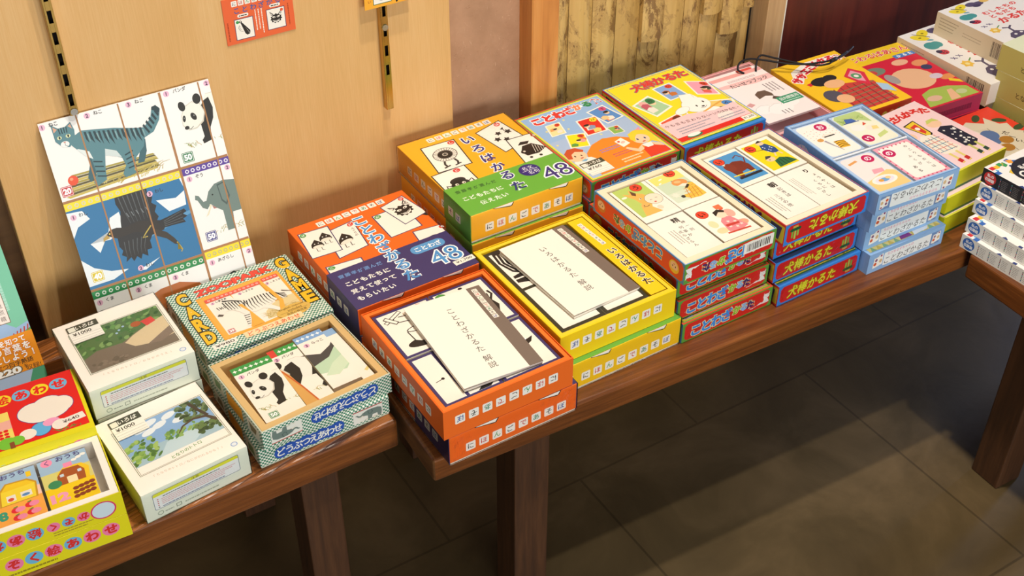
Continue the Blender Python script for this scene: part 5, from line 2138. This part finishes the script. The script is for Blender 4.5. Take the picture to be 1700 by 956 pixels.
# ---- insect boxes
def mushi(mb, w, d, h):
    c = left(mb, d, h)
    c.rect(0, 0, d * 1000, h * 1000, '#d9c7a8')
    c.greek(10, 14, 50, 22, 4, '#a8957a', .3)
    c.greek(74, 18, 50, 10, 2, '#b8a58a', .3)
    x = 150
    r = random.Random(8)
    while x < 186:
        wd = r.choice((.8, .8, 1.4, 2))
        c.rect(x, 8, wd, 26, '#5a4a40')
        x += wd + r.choice((.8, 1.2, 1.6))
    c = top(mb, w, d, h)
    c.rect(0, 0, w * 1000, d * 1000, '#f0ece8')
    for i, (ln, y, s) in enumerate((('むしたちの', 134, 15), ('ともだち', 116, 15), ('かるた', 92, 25))):
        c.spread(ln, 62 + (i == 2) * 6, y, 62 + 17 * (len(ln) - 1) * (1.55 if i == 2 else 1), y + 3, s, '#e0443e', b=0.04)
    c.ell(26, 172, 16, 9, '#eed838', -40).ell(42, 182, 15, 9, '#eed838', 30).ell(26, 172, 3, 2, '#8a7a20').ell(42, 182, 3, 2, '#8a7a20')
    c.line([(24, 188), (36, 176), (44, 166)], 2, '#4a4a3a')
    c.ell(22, 142, 14, 12, '#4a9a9a').ell(34, 142, 10, 10, '#4a9a9a').ell(36, 158, 6, 3, '#7aaaba', -20)
    c.ell(22, 116, 10, 8, '#c93a4a').ell(17, 121, 6, 5, '#3a3350')
    for x, y in ((20, 114), (26, 118), (25, 112)):
        c.ell(x, y, 1.6, 1.6, '#3a2a34')
    for x, y in ((20, 92), (34, 94)):
        c.line([(x - 5, y + 4), (x, y), (x + 5, y - 3)], 2.4, '#5a4a7a')
        c.line([(x - 3, y - 4), (x + 2, y + 4)], 1.2, '#5a4a7a')
    c.star(24, 68, 12, '#eec04a', 6, .7)
    c.ell(24, 68, 4, 4, '#f3e2a0')
    c.line([(34, 74), (44, 80)], 2.4, '#6a9a5a')
    c.ell(66, 180, 12, 9, '#5a5270').ell(80, 176, 12, 8, '#5a5270').ell(72, 170, 9, 6, '#4a4260')
    c.ell(98, 180, 10, 8, '#e6c06a')
    c.line([(112, 176), (146, 180)], 2, '#3f8a8a').ell(122, 172, 10, 5, '#6aa0b0').ell(136, 170, 10, 5, '#6aa0b0')
    c.poly([(30, 14), (60, 10), (66, 34), (52, 46), (36, 42), (26, 30)], '#5a5068')
    c.line([(48, 44), (50, 62), (40, 68)], 5, '#5a5068')
    c.line([(50, 60), (60, 68)], 4, '#5a5068')
    c.ell(42, 34, 3, 3, '#f0ece8').ell(56, 35, 3, 3, '#f0ece8')
    c.greek(90, 60, 50, 10, 2, '#9a9aa0', .3)


mp_ = closed('insect_card_box', 'upper white insect card box with yellow butterfly, at the top right corner', 'card box', 'white insect card boxes', 0.165, 0.196, 0.0395, '#f0ece8', mushi, False, '#b9a584')
dup(mp_, 'lower white insect card box with yellow butterfly, beside the red comic box', 1.5325, 1.044, 0.0305, 0.3)
MB_low = closed('cardboard_box', 'thin grey card box underneath the lower white insect box', 'card box', None, 0.16, 0.19, 0.030, '#8f8272', lambda *a: None, False, '#6f6556')
put(MB_low, 1.538, 1.046, 0, 0)
# the upper box lies on the lower one, pushed to the right
put(mp_, 1.5925, 1.0665, 0.0703, 1.0)
mp_.scale = (1, 0.77, 1)


# ---- small pale green boxes (same kind as the two white picture boxes on the left bench)
def grn(mb, w, d, h):
    c = left(mb, d, h)
    c.rect(0, 0, d * 1000, h * 1000, '#b0a45c')
    c.t('となりのトトロ', 74, 16, 9, '#4a3f22', w=64, h=9, slant=-0.2)
    c = top(mb, w, d, h)
    c.rect(0, 0, w * 1000, d * 1000, '#dfe4c4')


gb = closed('small_green_box', 'olive green box with handwritten title, topmost of three at the right edge', 'card box', 'olive green boxes at the right edge', 0.122, 0.128, 0.0428, '#b5aa66', grn, False, '#9a8f4e')
dup(gb, 'olive green box with handwritten title, middle of three at the right edge', 1.5605, 0.926, 0.0431, 3.0)
dup(gb, 'olive green box with handwritten title, lowest of three at the right edge', 1.5585, 0.926, 0.0, 2.0)
put(gb, 1.5625, 0.930, 0.0862, 4.0)


# ---- stack of five thin boxes on the right hand bench
def yw(bg, dot, txt, tops):
    def f(mb, w, d, h):
        c = left(mb, d, h)
        c.rect(0, 0, d * 1000, h * 1000, bg)
        c.ell(13, 10.5, 9.6, 9.2, dot, n=28)
        c.t('私の', 13, 14, 5.6, '#f4f4f2', b=0.03)
        c.t('収録語', 13, 7.6, 5.4, '#f4f4f2', w=14, h=5, b=0.04)
        cols = ['#7a4a6a', '#4a8a8a', '#8a3a5a', '#5a4a4a', '#a86a6a', '#3f6a8a', '#6a8a5a']
        for k in range(9):
            x = 28 + k * 18
            for j in range(6):
                c.rect(x, 3 + j * 2.6, 1.6, 1.9, cols[(k * 3 + j) % 7])
            c.greek(x + 3.4, 3, 9.5, 15, 6, txt, .36)
        c = top(mb, w, d, h)
        W_, H_ = c.w, c.h
        c.rect(0, 0, W_, H_, '#f2efea')
        r = random.Random(5)
        pal = ['#d8363a', '#3a6ab8', '#3f9a5a', '#eec23a', '#f2a23a', '#2f3f7a', '#6ab0d8']
        for k in range(60):
            x, y, s_ = W_ * r.random(), H_ * r.random(), 3 + 5 * r.random()
            a = r.random() * 6
            c.poly([(x + s_ * math.cos(a + q) * (1 if q % 2 else .7), y + s_ * math.sin(a + q)) for q in (0, 1.6, 3.1, 4.7)], pal[k % 7])
        for x, y, cl in ((6, H_ - 8, '#d8363a'), (14, H_ - 9, '#eec23a'), (22, H_ - 7, '#3f9a5a'), (4, H_ - 20, '#3a6ab8')):
            c.rect(x - 4, y - 4, 8, 7, cl)
        if tops:
            c.ell(56, H_ - 42, 38, 30, '#2a2a30', n=34)
            for k, (tx, ww) in enumerate((('私の収録語', 40), ('ことばかるた', 44), ('日本語', 30))):
                c.t(tx, 58, H_ - 28 - k * 13, 10, '#f2efe8', w=ww, h=9, b=0.05)
            c.ell(32, H_ - 42, 8, 8, '#f2efe8').ell(32, H_ - 42, 5, 5, '#2a2a30')
    return f


YW = (0.135, 0.187, 0.0215)
wb = closed('word_card_box', 'white spined word card box with blue dot, second from top under the black spined one', 'card box', 'thin word card boxes on the right bench', *YW, '#ece9e2', yw('#dfdbd2', '#2f62a8', '#a39d98', False), False, '#dcd8ce', 0.002)
for lb, x, y, z, rt in (
        ('white spined word card box with blue dot, lowest of its stack on the right bench', 1.2477, 0.831, 0.0, 2.4),
        ('white spined word card box with blue dot, second lowest, coloured top edge showing', 1.2555, 0.8345, 0.0219, 2.0),
        ('white spined word card box with blue dot, middle of the five stacked', 1.270, 0.8415, 0.0438, 2.8)):
    a_ = R(rt)
    dup(wb, lb, x + 0.187 * math.sin(a_), y - 0.187 * math.cos(a_), z, rt)
a_ = R(2.4)
put(wb, 1.2765 + 0.187 * math.sin(a_), 0.845 - 0.187 * math.cos(a_), 0.0657, 2.4)
bb = closed('word_card_box', 'black spined word card box with red dot, topmost on the right bench', 'card box', 'thin word card boxes on the right bench', *YW, {'all': '#ece9e2', 'left': '#232022'}, yw('#232022', '#c92f2c', '#6a6464', True), False, '#232022', 0.002)
put(bb, 1.2795 + 0.187 * math.sin(R(2.6)), 0.848 - 0.187 * math.cos(R(2.6)), 0.0876, 2.6)
# ================================================================= left bench: red and yellow picture match boxes
KY = '#e3d81c'


def circ(c, x, y, r, bg, ch, fg, rot=0):
    c.ell(x, y, r, r * .95, bg, n=26)
    c.t(ch, x, y, r * 1.5, fg, rot=rot, b=0.05)


def k_front(c):
    W_, H_ = c.w, c.h
    c.rect(0, 0, W_, H_, KY)
    for i, ch in enumerate('ぞく絵あわせ'):
        circ(c, 40 + i * 19.5, 18.5, 9, ('#f07fa8', '#6fb6dc')[(i) % 2] if ch != 'せ' else '#f07fa8', ch, '#d8322e')
    c.greek(20, 4, 60, 5, 1, '#9a8a20', .5)


def k_lid(mb, w, d, h):
    k_front(front(mb, w, h))
    c = top(mb, w, d, h)
    W_, H_ = c.w, c.h
    c.rect(0, 0, W_, H_, KY)
    c.rect(0, 9, W_ - 4, H_ - 9, '#e2231f')
    for i, ch in enumerate('ぞく絵あわせ'):
        circ(c, 37 + i * 20, 88, 9.6, ('#6fb6dc', '#f2d62a')[(i + 1) % 2], ch, '#e2231f')
    # plain cream cloud, blue ball and pink ball in place of the printed figure
    for x, y, rx, ry in ((104, 54, 17, 15), (120, 58, 17, 15), (133, 54, 13, 13), (116, 46, 24, 12)):
        c.ell(x, y, rx + .7, ry + .7, '#4a3f8a')
    for x, y, rx, ry in ((104, 54, 17, 15), (120, 58, 17, 15), (133, 54, 13, 13), (116, 46, 24, 12)):
        c.ell(x, y, rx, ry, '#f3e8da')
    c.ell(106, 24, 11, 11, '#4a3f8a').ell(106, 24, 10.3, 10.3, '#62b2e0').ell(118, 30, 9, 6, '#f0a0c4')
    c.ell(126, 22, 9, 8, '#f3e8da').ell(92, 22, 9, 8, '#f3e8da')
    c.rect(52, 24, 27, 44, '#f2d86a')
    c.rect(52, 40, 27, 14, '#f0b0a0')
    for k in range(3):
        c.ell(72, 28 + k * 5, 2.6, 2.2, '#e2231f').ell(66, 28 + k * 5, 2.6, 2.2, '#e2231f')
    c.ell(70, 18, 10, 9, '#7ac23a').ell(80, 18, 8, 7, '#7ac23a').rect(72, 8, 5, 10, '#8a4a2a')
    grass(c, 122, 148, 12, 5, 14, ['#5aa84a', '#3f8a3a'], 9)
    s = c.quad(((122, 17), (153, 21), (120, 27)), 60, 24)
    s.rect(0, 0, 60, 24, '#efe6dc')
    s.t('¥640', 32, 12, 8, '#5a4a44', w=34, h=12)


kb = closed('picture_match_box', 'red lidded picture matching box with round kana, at the left edge of photo', 'card box', 'picture matching boxes at left', 0.158, 0.106, 0.0375, {'all': KY, 'top': '#e2231f'}, k_lid, False, '#efe9d8')
dup(kb, 'picture matching box underneath the red lidded one at the left edge', -0.0435, 1.0405, 0, -3.6)
put(kb, -0.0435, 1.0395, 0.0378, -3.6)

KFL, KR, KZ = (-0.0475, 0.9435), -3.4, 0.0323


def k_plain(mb, w, d, h):
    k_front(front(mb, w, h))


kl = closed('picture_match_box', 'yellow sided picture matching box on the bench under the open white lined one', 'card box', 'picture matching boxes at left', 0.157, 0.097, 0.032, KY, k_plain, False, '#f2ead8')
put(kl, -0.0475, 0.9425, 0, -3.2)


def k_tray(mb, w, d, h):
    c = front(mb, w, h)
    c.rect(0, 0, c.w, c.h, KY)
    f = c.flip()
    for i, ch in enumerate('かぞく絵あわせ'):
        r_ = 6.6 if i < 3 else 8.8
        circ(f, 41 + i * 15 + (i > 2) * (i - 2) * 3.4, 15, r_, ('#f07fa8', '#6fb6dc')[i % 2], ch, '#d8322e')
    c.ell(136, 16, 13, 12, '#d83a6a', n=30).ell(136, 16, 11.4, 10.4, '#cfe0ea', n=30)
    c.greek(84, 4, 40, 7, 2, '#a8902a', .4)


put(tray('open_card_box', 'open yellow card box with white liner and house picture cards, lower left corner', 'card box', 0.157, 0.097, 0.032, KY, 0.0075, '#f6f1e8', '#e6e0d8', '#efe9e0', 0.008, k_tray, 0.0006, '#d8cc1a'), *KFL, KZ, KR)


def k_c1(c):
    c.rect(0, 0, 48, 80, '#f6a84a')
    c.rect(0, 30, 48, 50, '#f3c8b4')
    c.rect(0, 44, 48, 36, '#9fbcd8')
    c.t('おうち', 25, 70, 8, '#4a3f7a', w=25, h=7, b=0.03)
    c.ell(4, 70, 5, 5, '#5ab48a')
    c.poly([(6, 28), (8, 50), (16, 60), (38, 58), (46, 50), (44, 28)], '#c8942a')
    c.poly([(8, 29), (10, 49), (17, 58), (37, 56), (44, 49), (42, 29)], '#f2d43a')
    c.poly([(10, 49), (17, 58), (37, 56), (44, 49)], '#efc62a')
    c.rect(14, 32, 9, 9, '#e8e2d8').rect(28, 33, 11, 8, '#e8e2d8').ell(18, 35, 3, 2.4, '#d8503a').ell(33, 36, 4, 2, '#5a8ac0')
    c.rect(38, 60, 5, 8, '#efc62a')
    c.t('8', 7, 15, 12, '#3f9a7a', w=9, h=13, b=0.05)
    for x, y in ((20, 18), (34, 20), (20, 7), (34, 9)):
        c.ell(x, y, 5, 4, '#e0303a').ell(x + 4, y, 5, 3.6, '#f08aa8').line([(x - 2, y + 4), (x + 2, y + 5)], 1.4, '#4a9a4a')


def k_c2(c):
    c.rect(0, 0, 50, 80, '#f2cc1e')
    c.rect(0, 30, 50, 26, '#d8cf7a')
    c.rect(0, 52, 50, 28, '#9fbcd8')
    c.ell(9, 69, 6, 5.6, '#f08fb4')
    c.t('く', 9, 69, 8, '#4a3f7a')
    c.t('おうち', 31, 70, 8, '#4a3f7a', w=25, h=7, b=0.03)
    # plain brown cottage with a pink chimney and a green bush
    c.poly([(14, 30), (16, 48), (24, 56), (42, 54), (48, 46), (46, 30)], '#f0c62a')
    c.poly([(14, 30), (15, 44), (22, 53), (38, 52), (43, 44), (42, 30)], '#a8562a')
    c.rect(24, 30, 10, 10, '#f3e0b0')
    c.rect(18, 42, 4, 4, '#c9d8e2').rect(36, 42, 4, 4, '#c9d8e2')
    c.rect(24, 54, 9, 7, '#f08fb4')
    for k in range(3):
        c.ell(36 + k * 5, 62 + k * 2, 3, 2, '#f6f0ec')
    c.ell(11, 34, 7, 6, '#3f8a5a')
    c.t('12', 12, 14, 14, '#f2a0bc', w=19, h=13, b=0.06)
    for i in range(4):
        for j in range(3):
            c.ell(28 + i * 5.6 + j * .6, 8 + j * 6 + i * .8, 3.2, 2.6, '#8a3f24')


dz = KZ + 0.0082
deck('picture card with a yellow house and red strawberries in the white lined box', KFL, KR, dz, 38, 12, 86, 86, .0195, k_c1, '#e9e2d6')
deck('picture card with a brown cottage and number twelve in the white lined box', KFL, KR, dz, 89, 12, 139, 86, .0198, k_c2, '#e9e2d6')
deck('picture card deck at the left edge inside the white lined yellow box', KFL, KR, dz, 11, 12, 36, 86, .0180, lambda c: (c.rect(0, 0, 25, 80, '#e8d8b8'), c.rect(0, 40, 25, 34, '#a9c4dc')), '#e9e2d6')

# ================================================================= white picture boxes
WW, WD, WH = 0.1225, 0.129, 0.0425
PALE = {'all': '#dbe0cc', 'top': '#fbf1e7'}


def w_sides(mb, w, d, h):
    c = front(mb, w, h)
    c.rect(0, 0, c.w, c.h, '#e3e7d6')
    c.rr(11, 13, 100, 24, 2, '#6a7a8a')
    c.rr(11.6, 13.6, 98.8, 22.8, 1.6, '#e9ebea')
    c.poly([(11.6, 32), (110.4, 32), (110.4, 35), (109, 36.4), (13, 36.4), (11.6, 35)], '#dcdc3a')
    c.t('注意', 60, 34.2, 4, '#5a5a3a', w=9, h=3.4)
    c.greek(22, 28.6, 66, 2, 1, '#6a6a6a', .6)
    c.greek(20, 18.5, 86, 9.6, 4, '#d89a9a', .36)
    c.greek(20, 14.6, 72, 2.4, 1, '#6a7a94', .5)
    for k in range(5):
        c.ell(16, 27.4 - k * 2.9, .8, .8, '#c0303a' if k < 4 else '#2a2a2a')
    c.ell(16, 7, 3.4, 3, '#8a9a84').ell(16, 7, 2.6, 2.2, '#dde1d0')
    c.fr(34, 4.6, 6, 5, .6, '#5a6a54', '#dde1d0')
    c.greek(21, 5.6, 10, 2.4, 1, '#9aa394', .6)
    c.greek(44, 5.4, 40, 3, 1, '#a8b09c', .6)
    c.poly([(0, 0), (c.w, 0), (c.w, 1.2), (0, 1.2)], '#c5cab4')


def w_top(mb, w, d, h, title):
    c = top(mb, w, d, h)
    c.rect(0, 0, c.w, c.h, '#fbf1e7')
    c.fr(11, 26, 107, 80, .7, '#6f7f66', '#fbf1e7')
    c.fr(12.6, 27.6, 103.8, 76.8, .5, '#6f7f66', '#fbf1e7')
    c.ell(113, 11, 4, 3.6, '#8fb0d8').ell(113, 11, 2.8, 2.5, '#e3e9ee')
    c.spread(title, 24, 19.5, 100, 15, 4, '#c9b8a4')
    return c


def leafy(c, x0, x1, y0, y1, n, cols, seed, rad=(2, 5)):
    r = random.Random(seed)
    for i in range(n):
        c.ell(x0 + (x1 - x0) * r.random(), y0 + (y1 - y0) * r.random(), rad[0] + (rad[1] - rad[0]) * r.random(), (rad[0] + (rad[1] - rad[0]) * r.random()) * .7, cols[i % len(cols)], 60 * r.random(), 9)


def w_back(mb, w, d, h):
    w_sides(mb, w, d, h)
    c = w_top(mb, w, d, h, '「となりのトトロ／おなかのうえ」')
    s = c.sub(0, 0, 0, 1, None, (13.2, 28.2, 116, 104))
    s.rect(13, 28, 103, 76, '#5d7a4c')
    leafy(s, 14, 116, 62, 104, 90, ['#4f7a44', '#6f9a58', '#3f6238', '#86a868'], 2)
    # plain meadow slope and stones in place of the printed figures
    s.poly([(13, 28), (13, 54), (30, 62), (60, 60), (84, 72), (116, 70), (116, 28)], '#7f7263')
    s.poly([(62, 58), (74, 66), (96, 76), (116, 82), (116, 44), (92, 40), (70, 46)], '#d8c6a2')
    s.poly([(84, 42), (116, 60), (116, 46), (98, 38)], '#8a7a6c')
    leafy(s, 14, 60, 28, 40, 20, ['#6f6456', '#8a7c6c'], 6)
    for x, y in ((64, 84), (70, 88), (60, 80)):
        s.ell(x, y, 1.6, 1.6, '#a9c4e0')
    s.poly([(90, 86), (104, 88), (106, 78), (94, 74)], '#d8504a')
    s.ell(84, 84, 6, 5, '#b5623a')


def w_front(mb, w, d, h):
    w_sides(mb, w, d, h)
    c = w_top(mb, w, d, h, '「となりのトトロ／なにが釣れるかな？」')
    s = c.sub(0, 0, 0, 1, None, (13.2, 40, 116, 104))
    s.rect(13, 38, 103, 66, '#8fb4dc')
    for x, y in ((40, 92), (52, 97), (60, 88), (74, 96), (46, 84), (82, 84)):
        s.ell(x, y, 9, 4.5, '#e8eef2', 15)
    s.poly([(13, 40), (13, 60), (40, 62), (80, 60), (116, 66), (116, 40)], '#a9c4cf')
    s.poly([(40, 40), (56, 58), (92, 62), (100, 54), (80, 40)], '#c4d8de')
    leafy(s, 14, 46, 44, 78, 60, ['#6f9a4c', '#8fb25c', '#a9c46c', '#557a3c'], 12)
    leafy(s, 56, 100, 58, 70, 40, ['#7aa050', '#5d8a48', '#94b464'], 14, (1.5, 4))
    leafy(s, 82, 116, 74, 104, 60, ['#4a5f38', '#5d7348', '#3c4a30', '#76885a'], 13)
    leafy(s, 92, 116, 48, 62, 34, ['#50663c', '#6a824c', '#3f5232'], 15)
    s.line([(116, 58), (108, 70), (94, 74), (80, 70), (72, 62)], 5, '#5a4a38', True)
    s.line([(110, 70), (104, 86), (100, 100)], 4, '#4f4232')
    c.spread('となりのトトロ', 52, 33, 84, 36, 5.6, '#5f9a5a', b=0.02)


wf = closed('white_picture_box', 'cream white box with a pond and trees picture, on the front of the left bench', 'card box', 'cream white picture boxes', WW, WD, WH, PALE, w_front, False, '#c9cdb8')
price(wf, 0.0135, 0.089, 0.036, 0.033, WH + 0.0009, '¥1000', 0, True)
put(wf, 0.1272, 0.9385, 0, 5.0)
wrap(wf, WW, WD, WH)
wbk = closed('white_picture_box', 'cream white box with a dark green foliage picture, upper one of the stack behind', 'card box', 'cream white picture boxes', WW, WD, WH, PALE, w_back, False, '#c9cdb8')
lowb = dup(wbk, 'cream white box underneath the one with the dark green foliage picture', 0.1235, 1.0735, 0, 2.0)
price(wbk, 0.0125, 0.086, 0.036, 0.033, WH + 0.0009, '¥1000', 0, True)
put(wbk, 0.1225, 1.0745, 0.0428, 2.0)
wrap(wbk, WW, WD, WH)

# ================================================================= green check animal card boxes
ZW, ZD, ZH = 0.163, 0.137, 0.0288


def pill_text(c, x0, x1, y, txt, s, col='#f2f2ea', bg='#2a55b0', r=8.4):
    n = len(txt)
    for i in range(n):
        x = x0 + (x1 - x0) * i / (n - 1)
        c.ell(x, y + (0.8 if i % 2 else -0.6), r, r * 1.02, bg, n=18)
    c.rect(x0, y - r * .86, x1 - x0, r * 1.72, bg)
    c.spread(txt, x0, y, x1, y, s, col, b=0.02)


def z_front(c):
    pill_text(c, 26, 96, 13.5, 'どうぶつえあわせ', 12.5, r=8.6)
    c.fr(116, 6, 38, 17.5, .4, '#d8d8d0', '#e9e9e0')
    c.line([(116, 23.6), (154, 23.6)], 1.2, '#b83a34')
    elephant(c.sub(119, 5.6, 0, .34, .2))


def z_left(c):
    W_, H_ = c.w, c.h
    c.rect(8, 4, 30, 20, '#e9e4d4')
    c.rect(50, 4, 40, 20, '#f0a028')
    c.rect(98, 4, 30, 20, '#d9d2b8')
    c.poly([(14, 8), (34, 8), (30, 20), (18, 18)], '#8a7a58')
    c.poly([(104, 6), (124, 8), (120, 20), (106, 18)], '#6f8a5a')


def zebra(c):
    """drawn in a 116 x 82 field, facing left"""
    Wt, K = '#f1ece0', '#2f2a26'
    c.poly([(62, 4), (66, 22), (80, 34), (100, 40), (116, 40), (116, 10), (90, 2)], '#e3cf9a')
    grass(c, 62, 114, 10, 14, 60, ['#d2b877', '#c4a864', '#e0cf9c'], 31)
    body = [(6, 58), (4, 50), (10, 46), (20, 54), (28, 52), (34, 44), (38, 34), (36, 18), (30, 4), (36, 4), (42, 18), (46, 34), (56, 30), (70, 32),
            (82, 36), (92, 40), (104, 36), (108, 44), (104, 56), (92, 64), (74, 66), (56, 60), (44, 66), (30, 76), (20, 76), (14, 72)]
    c.poly(body, Wt)
    c.poly([(66, 32), (78, 34), (86, 20), (92, 8), (86, 8), (78, 20)], Wt)
    c.poly([(14, 72), (20, 82), (24, 75)], Wt)
    c.poly([(4, 50), (10, 46), (13, 49), (7, 54)], '#5a4c42')
    c.ell(15, 65, 1.4, 1.2, K)
    for i in range(8):
        x = 20 + i * 4
        c.poly([(x, 76 - i * 1.6), (x + 2, 76.5 - i * 1.6), (x + 4 - i * .2, 55 - i * 1.6), (x + 2.8, 55 - i * 1.6)], K)
    for i in range(4):
        c.line([(10 + i * 3.2, 70 - i * .6), (11.4 + i * 3.2, 62)], 1.1, K)
    for i in range(11):
        x = 48 + i * 4.4
        c.line([(x, 61 + 3.6 * math.sin(i * .34)), (x - 3 + i * .5, 48), (x - 1.6 + i * .8, 36 + i * .2)], 1.9, K, True)
    for i in range(5):
        c.line([(92 + i * 1.5, 60 - i * 3), (98 + i, 52 - i * 3.4), (106, 48 - i * 2.6)], 1.3, K)
    for i in range(5):
        c.line([(36 - i * .8, 30 - i * 5), (44 - i * 1.6, 29 - i * 5)], 1.5, K)
    c.line([(44, 66), (34, 74), (22, 80)], 2.6, K)
    c.line([(104, 56), (112, 50), (118, 46)], 2.2, '#6a625a', True)


def z_lid(mb, w, d, h):
    z_front(front(mb, w, h))
    z_left(left(mb, d, h))
    c = top(mb, w, d, h)
    c.rect(29, 19, 110, 92, '#f2a83a')
    c.rect(31, 21, 106, 88, '#f0b04a')
    c.poly([(37, 26), (66, 24), (73, 70), (68, 98), (37, 98)], '#f7efe2')
    c.poly([(75, 66), (80, 24), (112, 26), (108, 100), (70, 100), (70, 70)], '#f7efe2')
    c.poly([(113, 104), (135, 104), (135, 26), (124, 22), (118, 40)], '#f7efe2')
    zebra(c.sub(36, 24, 0, .86, .82))
    c.poly([(69, 72), (74, 72), (83, 24), (68, 24), (76, 52)], '#f0b04a')
    c.poly([(108, 100), (113, 100), (120, 52), (112, 24), (104, 24), (115, 52)], '#f0b04a')
    c.rect(37, 96, 73, 7, '#e8604e')
    c.rect(113, 98, 22, 7, '#e8604e')
    flowers(c, 39, 109, 99.5, 12, '#f3d8d0', 1.7)
    flowers(c, 114, 134, 101.5, 4, '#f3d8d0', 1.7)
    for x, n in ((44, '1'), (80, '2'), (117, '3')):
        lbl(c, x, 92, n, 'しまうま', .62, 18)
    num(c, 43, 31, '30', '#c2443a', .6)
    c.t('ZOOPARK', 84, 121, 14, '#e84a36', w=104, h=13, b=0.05, out='#8a2a1e', ow=0.025)
    for i, ch in enumerate('CARD'):
        c.t(ch, 16, 119 - i * 28, 20, '#f3bf2a', w=15, h=25, b=0.05, out='#2a2210', ow=0.06)
    for i, ch in enumerate('GAME'):
        c.t(ch, 150, 121 - i * 27, 20, '#f3bf2a', w=15, h=24, b=0.05, out='#2a2210', ow=0.06)
    c.ell(122, 26, 22, 12, '#dcb45a', n=28)
    c.t('English manual', 122, 33, 4, '#6a4a1a', w=32, h=4)
    c.t('included', 124, 28, 4, '#6a4a1a', w=18, h=3.6)
    c.line([(104, 25.4), (140, 25.4)], .4, '#6a4a1a')
    c.t('英語の解説書', 124, 21.4, 4.6, '#3a2a14', w=26, h=4.6)
    c.t('付', 126, 16.6, 3.6, '#3a2a14')
    c.rr(52, 8, 76, 11, 2, '#f3dcae')
    c.spread('どうぶつえあわせ', 60, 13.5, 120, 13.5, 8.4, '#e2653a', b=0.02)


zp = closed('animal_card_box', 'green checked animal card box with a zebra on its lid and yellow block letters', 'card box', 'green checked animal card boxes', ZW, ZD, ZH, M_GING, z_lid, False, '#cfd8c4')
dup(zp, 'green checked animal card box underneath the zebra lidded one', 0.2605, 1.0895, 0, 2.2)
dup(zp, 'green checked animal card box with elephant panel, under the open panda tray', 0.2605, 0.9485, 0, 1.2)
price(zp, 0.012, 0.0095, 0.030, 0.0085, ZH, '¥980', 0)
put(zp, 0.2615, 1.0905, 0.0291, 1.8)


def z_tray(mb, w, d, h):
    z_front(front(mb, w, h).flip())
    z_left(left(mb, d, h).flip())


ZFL, ZR, ZZ = (0.2665, 0.944), 4.2, 0.0291
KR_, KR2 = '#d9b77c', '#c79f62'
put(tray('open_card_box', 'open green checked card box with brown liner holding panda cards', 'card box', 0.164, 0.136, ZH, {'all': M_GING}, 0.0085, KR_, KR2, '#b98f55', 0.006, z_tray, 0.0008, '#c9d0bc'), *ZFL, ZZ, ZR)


def pbits(c, x0, head=True):
    c.rect(0, 0, c.w, c.h, '#f6efe2')


def z_c1(c):
    pbits(c, 0)
    c.rect(0, c.h - 13, c.w, 13, '#3f9a4a')
    for k in range(7):
        c.star(4 + k * 6.6, c.h - 6.5, 3, '#e9f0e4', 4, .5)
    lbl(c, 7, c.h - 19, '1', 'パンダ', .9, 16)
    panda(c.sub(2, 16, 0, .62, .74))
    num(c, 13, 8.5, '50', '#3f8a4a', .8)


def z_c2(c):
    pbits(c, 0)
    c.rect(0, c.h - 13, c.w, 13, '#3f9a4a')
    c.rect(0, c.h - 13, 9, 13, '#d8453a')
    for k in range(5):
        c.star(14 + k * 6.6, c.h - 6.5, 3, '#e9f0e4', 4, .5)
    lbl(c, 5, c.h - 19, '2', 'パンダ', .9, 16)
    s = c.sub(-36, 14, 0, .82, .86)
    panda(s)
    c.poly([(0, 0), (0, 76), (6, 60), (12, 20), (16, 0)], '#d8a45a')
    c.line([(1, 70), (10, 34), (16, 0)], 2, '#c9622e')


def z_c3(c):
    pbits(c, 0)
    c.rect(0, c.h - 12, c.w, 12, '#7fa8d8')
    for k in range(7):
        c.star(4 + k * 6.6, c.h - 6, 3, '#eef4fa', 4, .5)
    lbl(c, 9, c.h - 20, '3', 'らっこ', .9, 16)
    c.poly([(0, 30), (0, 56), (14, 52), (30, 62), (46, 74), (48, 40), (30, 22)], '#bcd8b8')
    c.poly([(0, 46), (0, 70), (16, 62), (32, 70), (44, 84), (40, 70), (22, 52)], '#4c4a48')
    c.poly([(4, 24), (20, 40), (40, 50), (36, 30), (18, 18)], '#cfe2c4')


def z_c4(c):
    pbits(c, 0)
    c.poly([(18, 40), (26, 56), (34, 62), (30, 46), (24, 34)], '#3a3632')
    c.rect(0, c.h - 12, c.w, 12, '#8fb4dc')
    c.line([(10, 12), (30, 26)], 4, '#e2d088')


dz = ZZ + 0.0062
deck('panda card with green top strip showing the head, left in the brown lined tray', ZFL, ZR, dz, 13, 15, 62, 119, .0175, z_c1, '#e2d6bc', '#f6efe2', None, -3)
deck('panda card with orange reed beside the body, middle of the brown lined tray', ZFL, ZR, dz, 63, 12, 98, 122, .0168, z_c2, '#e2d6bc', '#f6efe2', None, -2)
deck('sea otter card with blue top strip, right in the brown lined tray', ZFL, ZR, dz, 100, 20, 136, 124, .0180, z_c3, '#e2d6bc', '#f6efe2', None, -1.5)
deck('loose white card edge with a black beak at far right of the brown lined tray', ZFL, ZR, dz, 137, 16, 152, 118, .0160, z_c4, '#e2d6bc', '#f6efe2', None, -1)
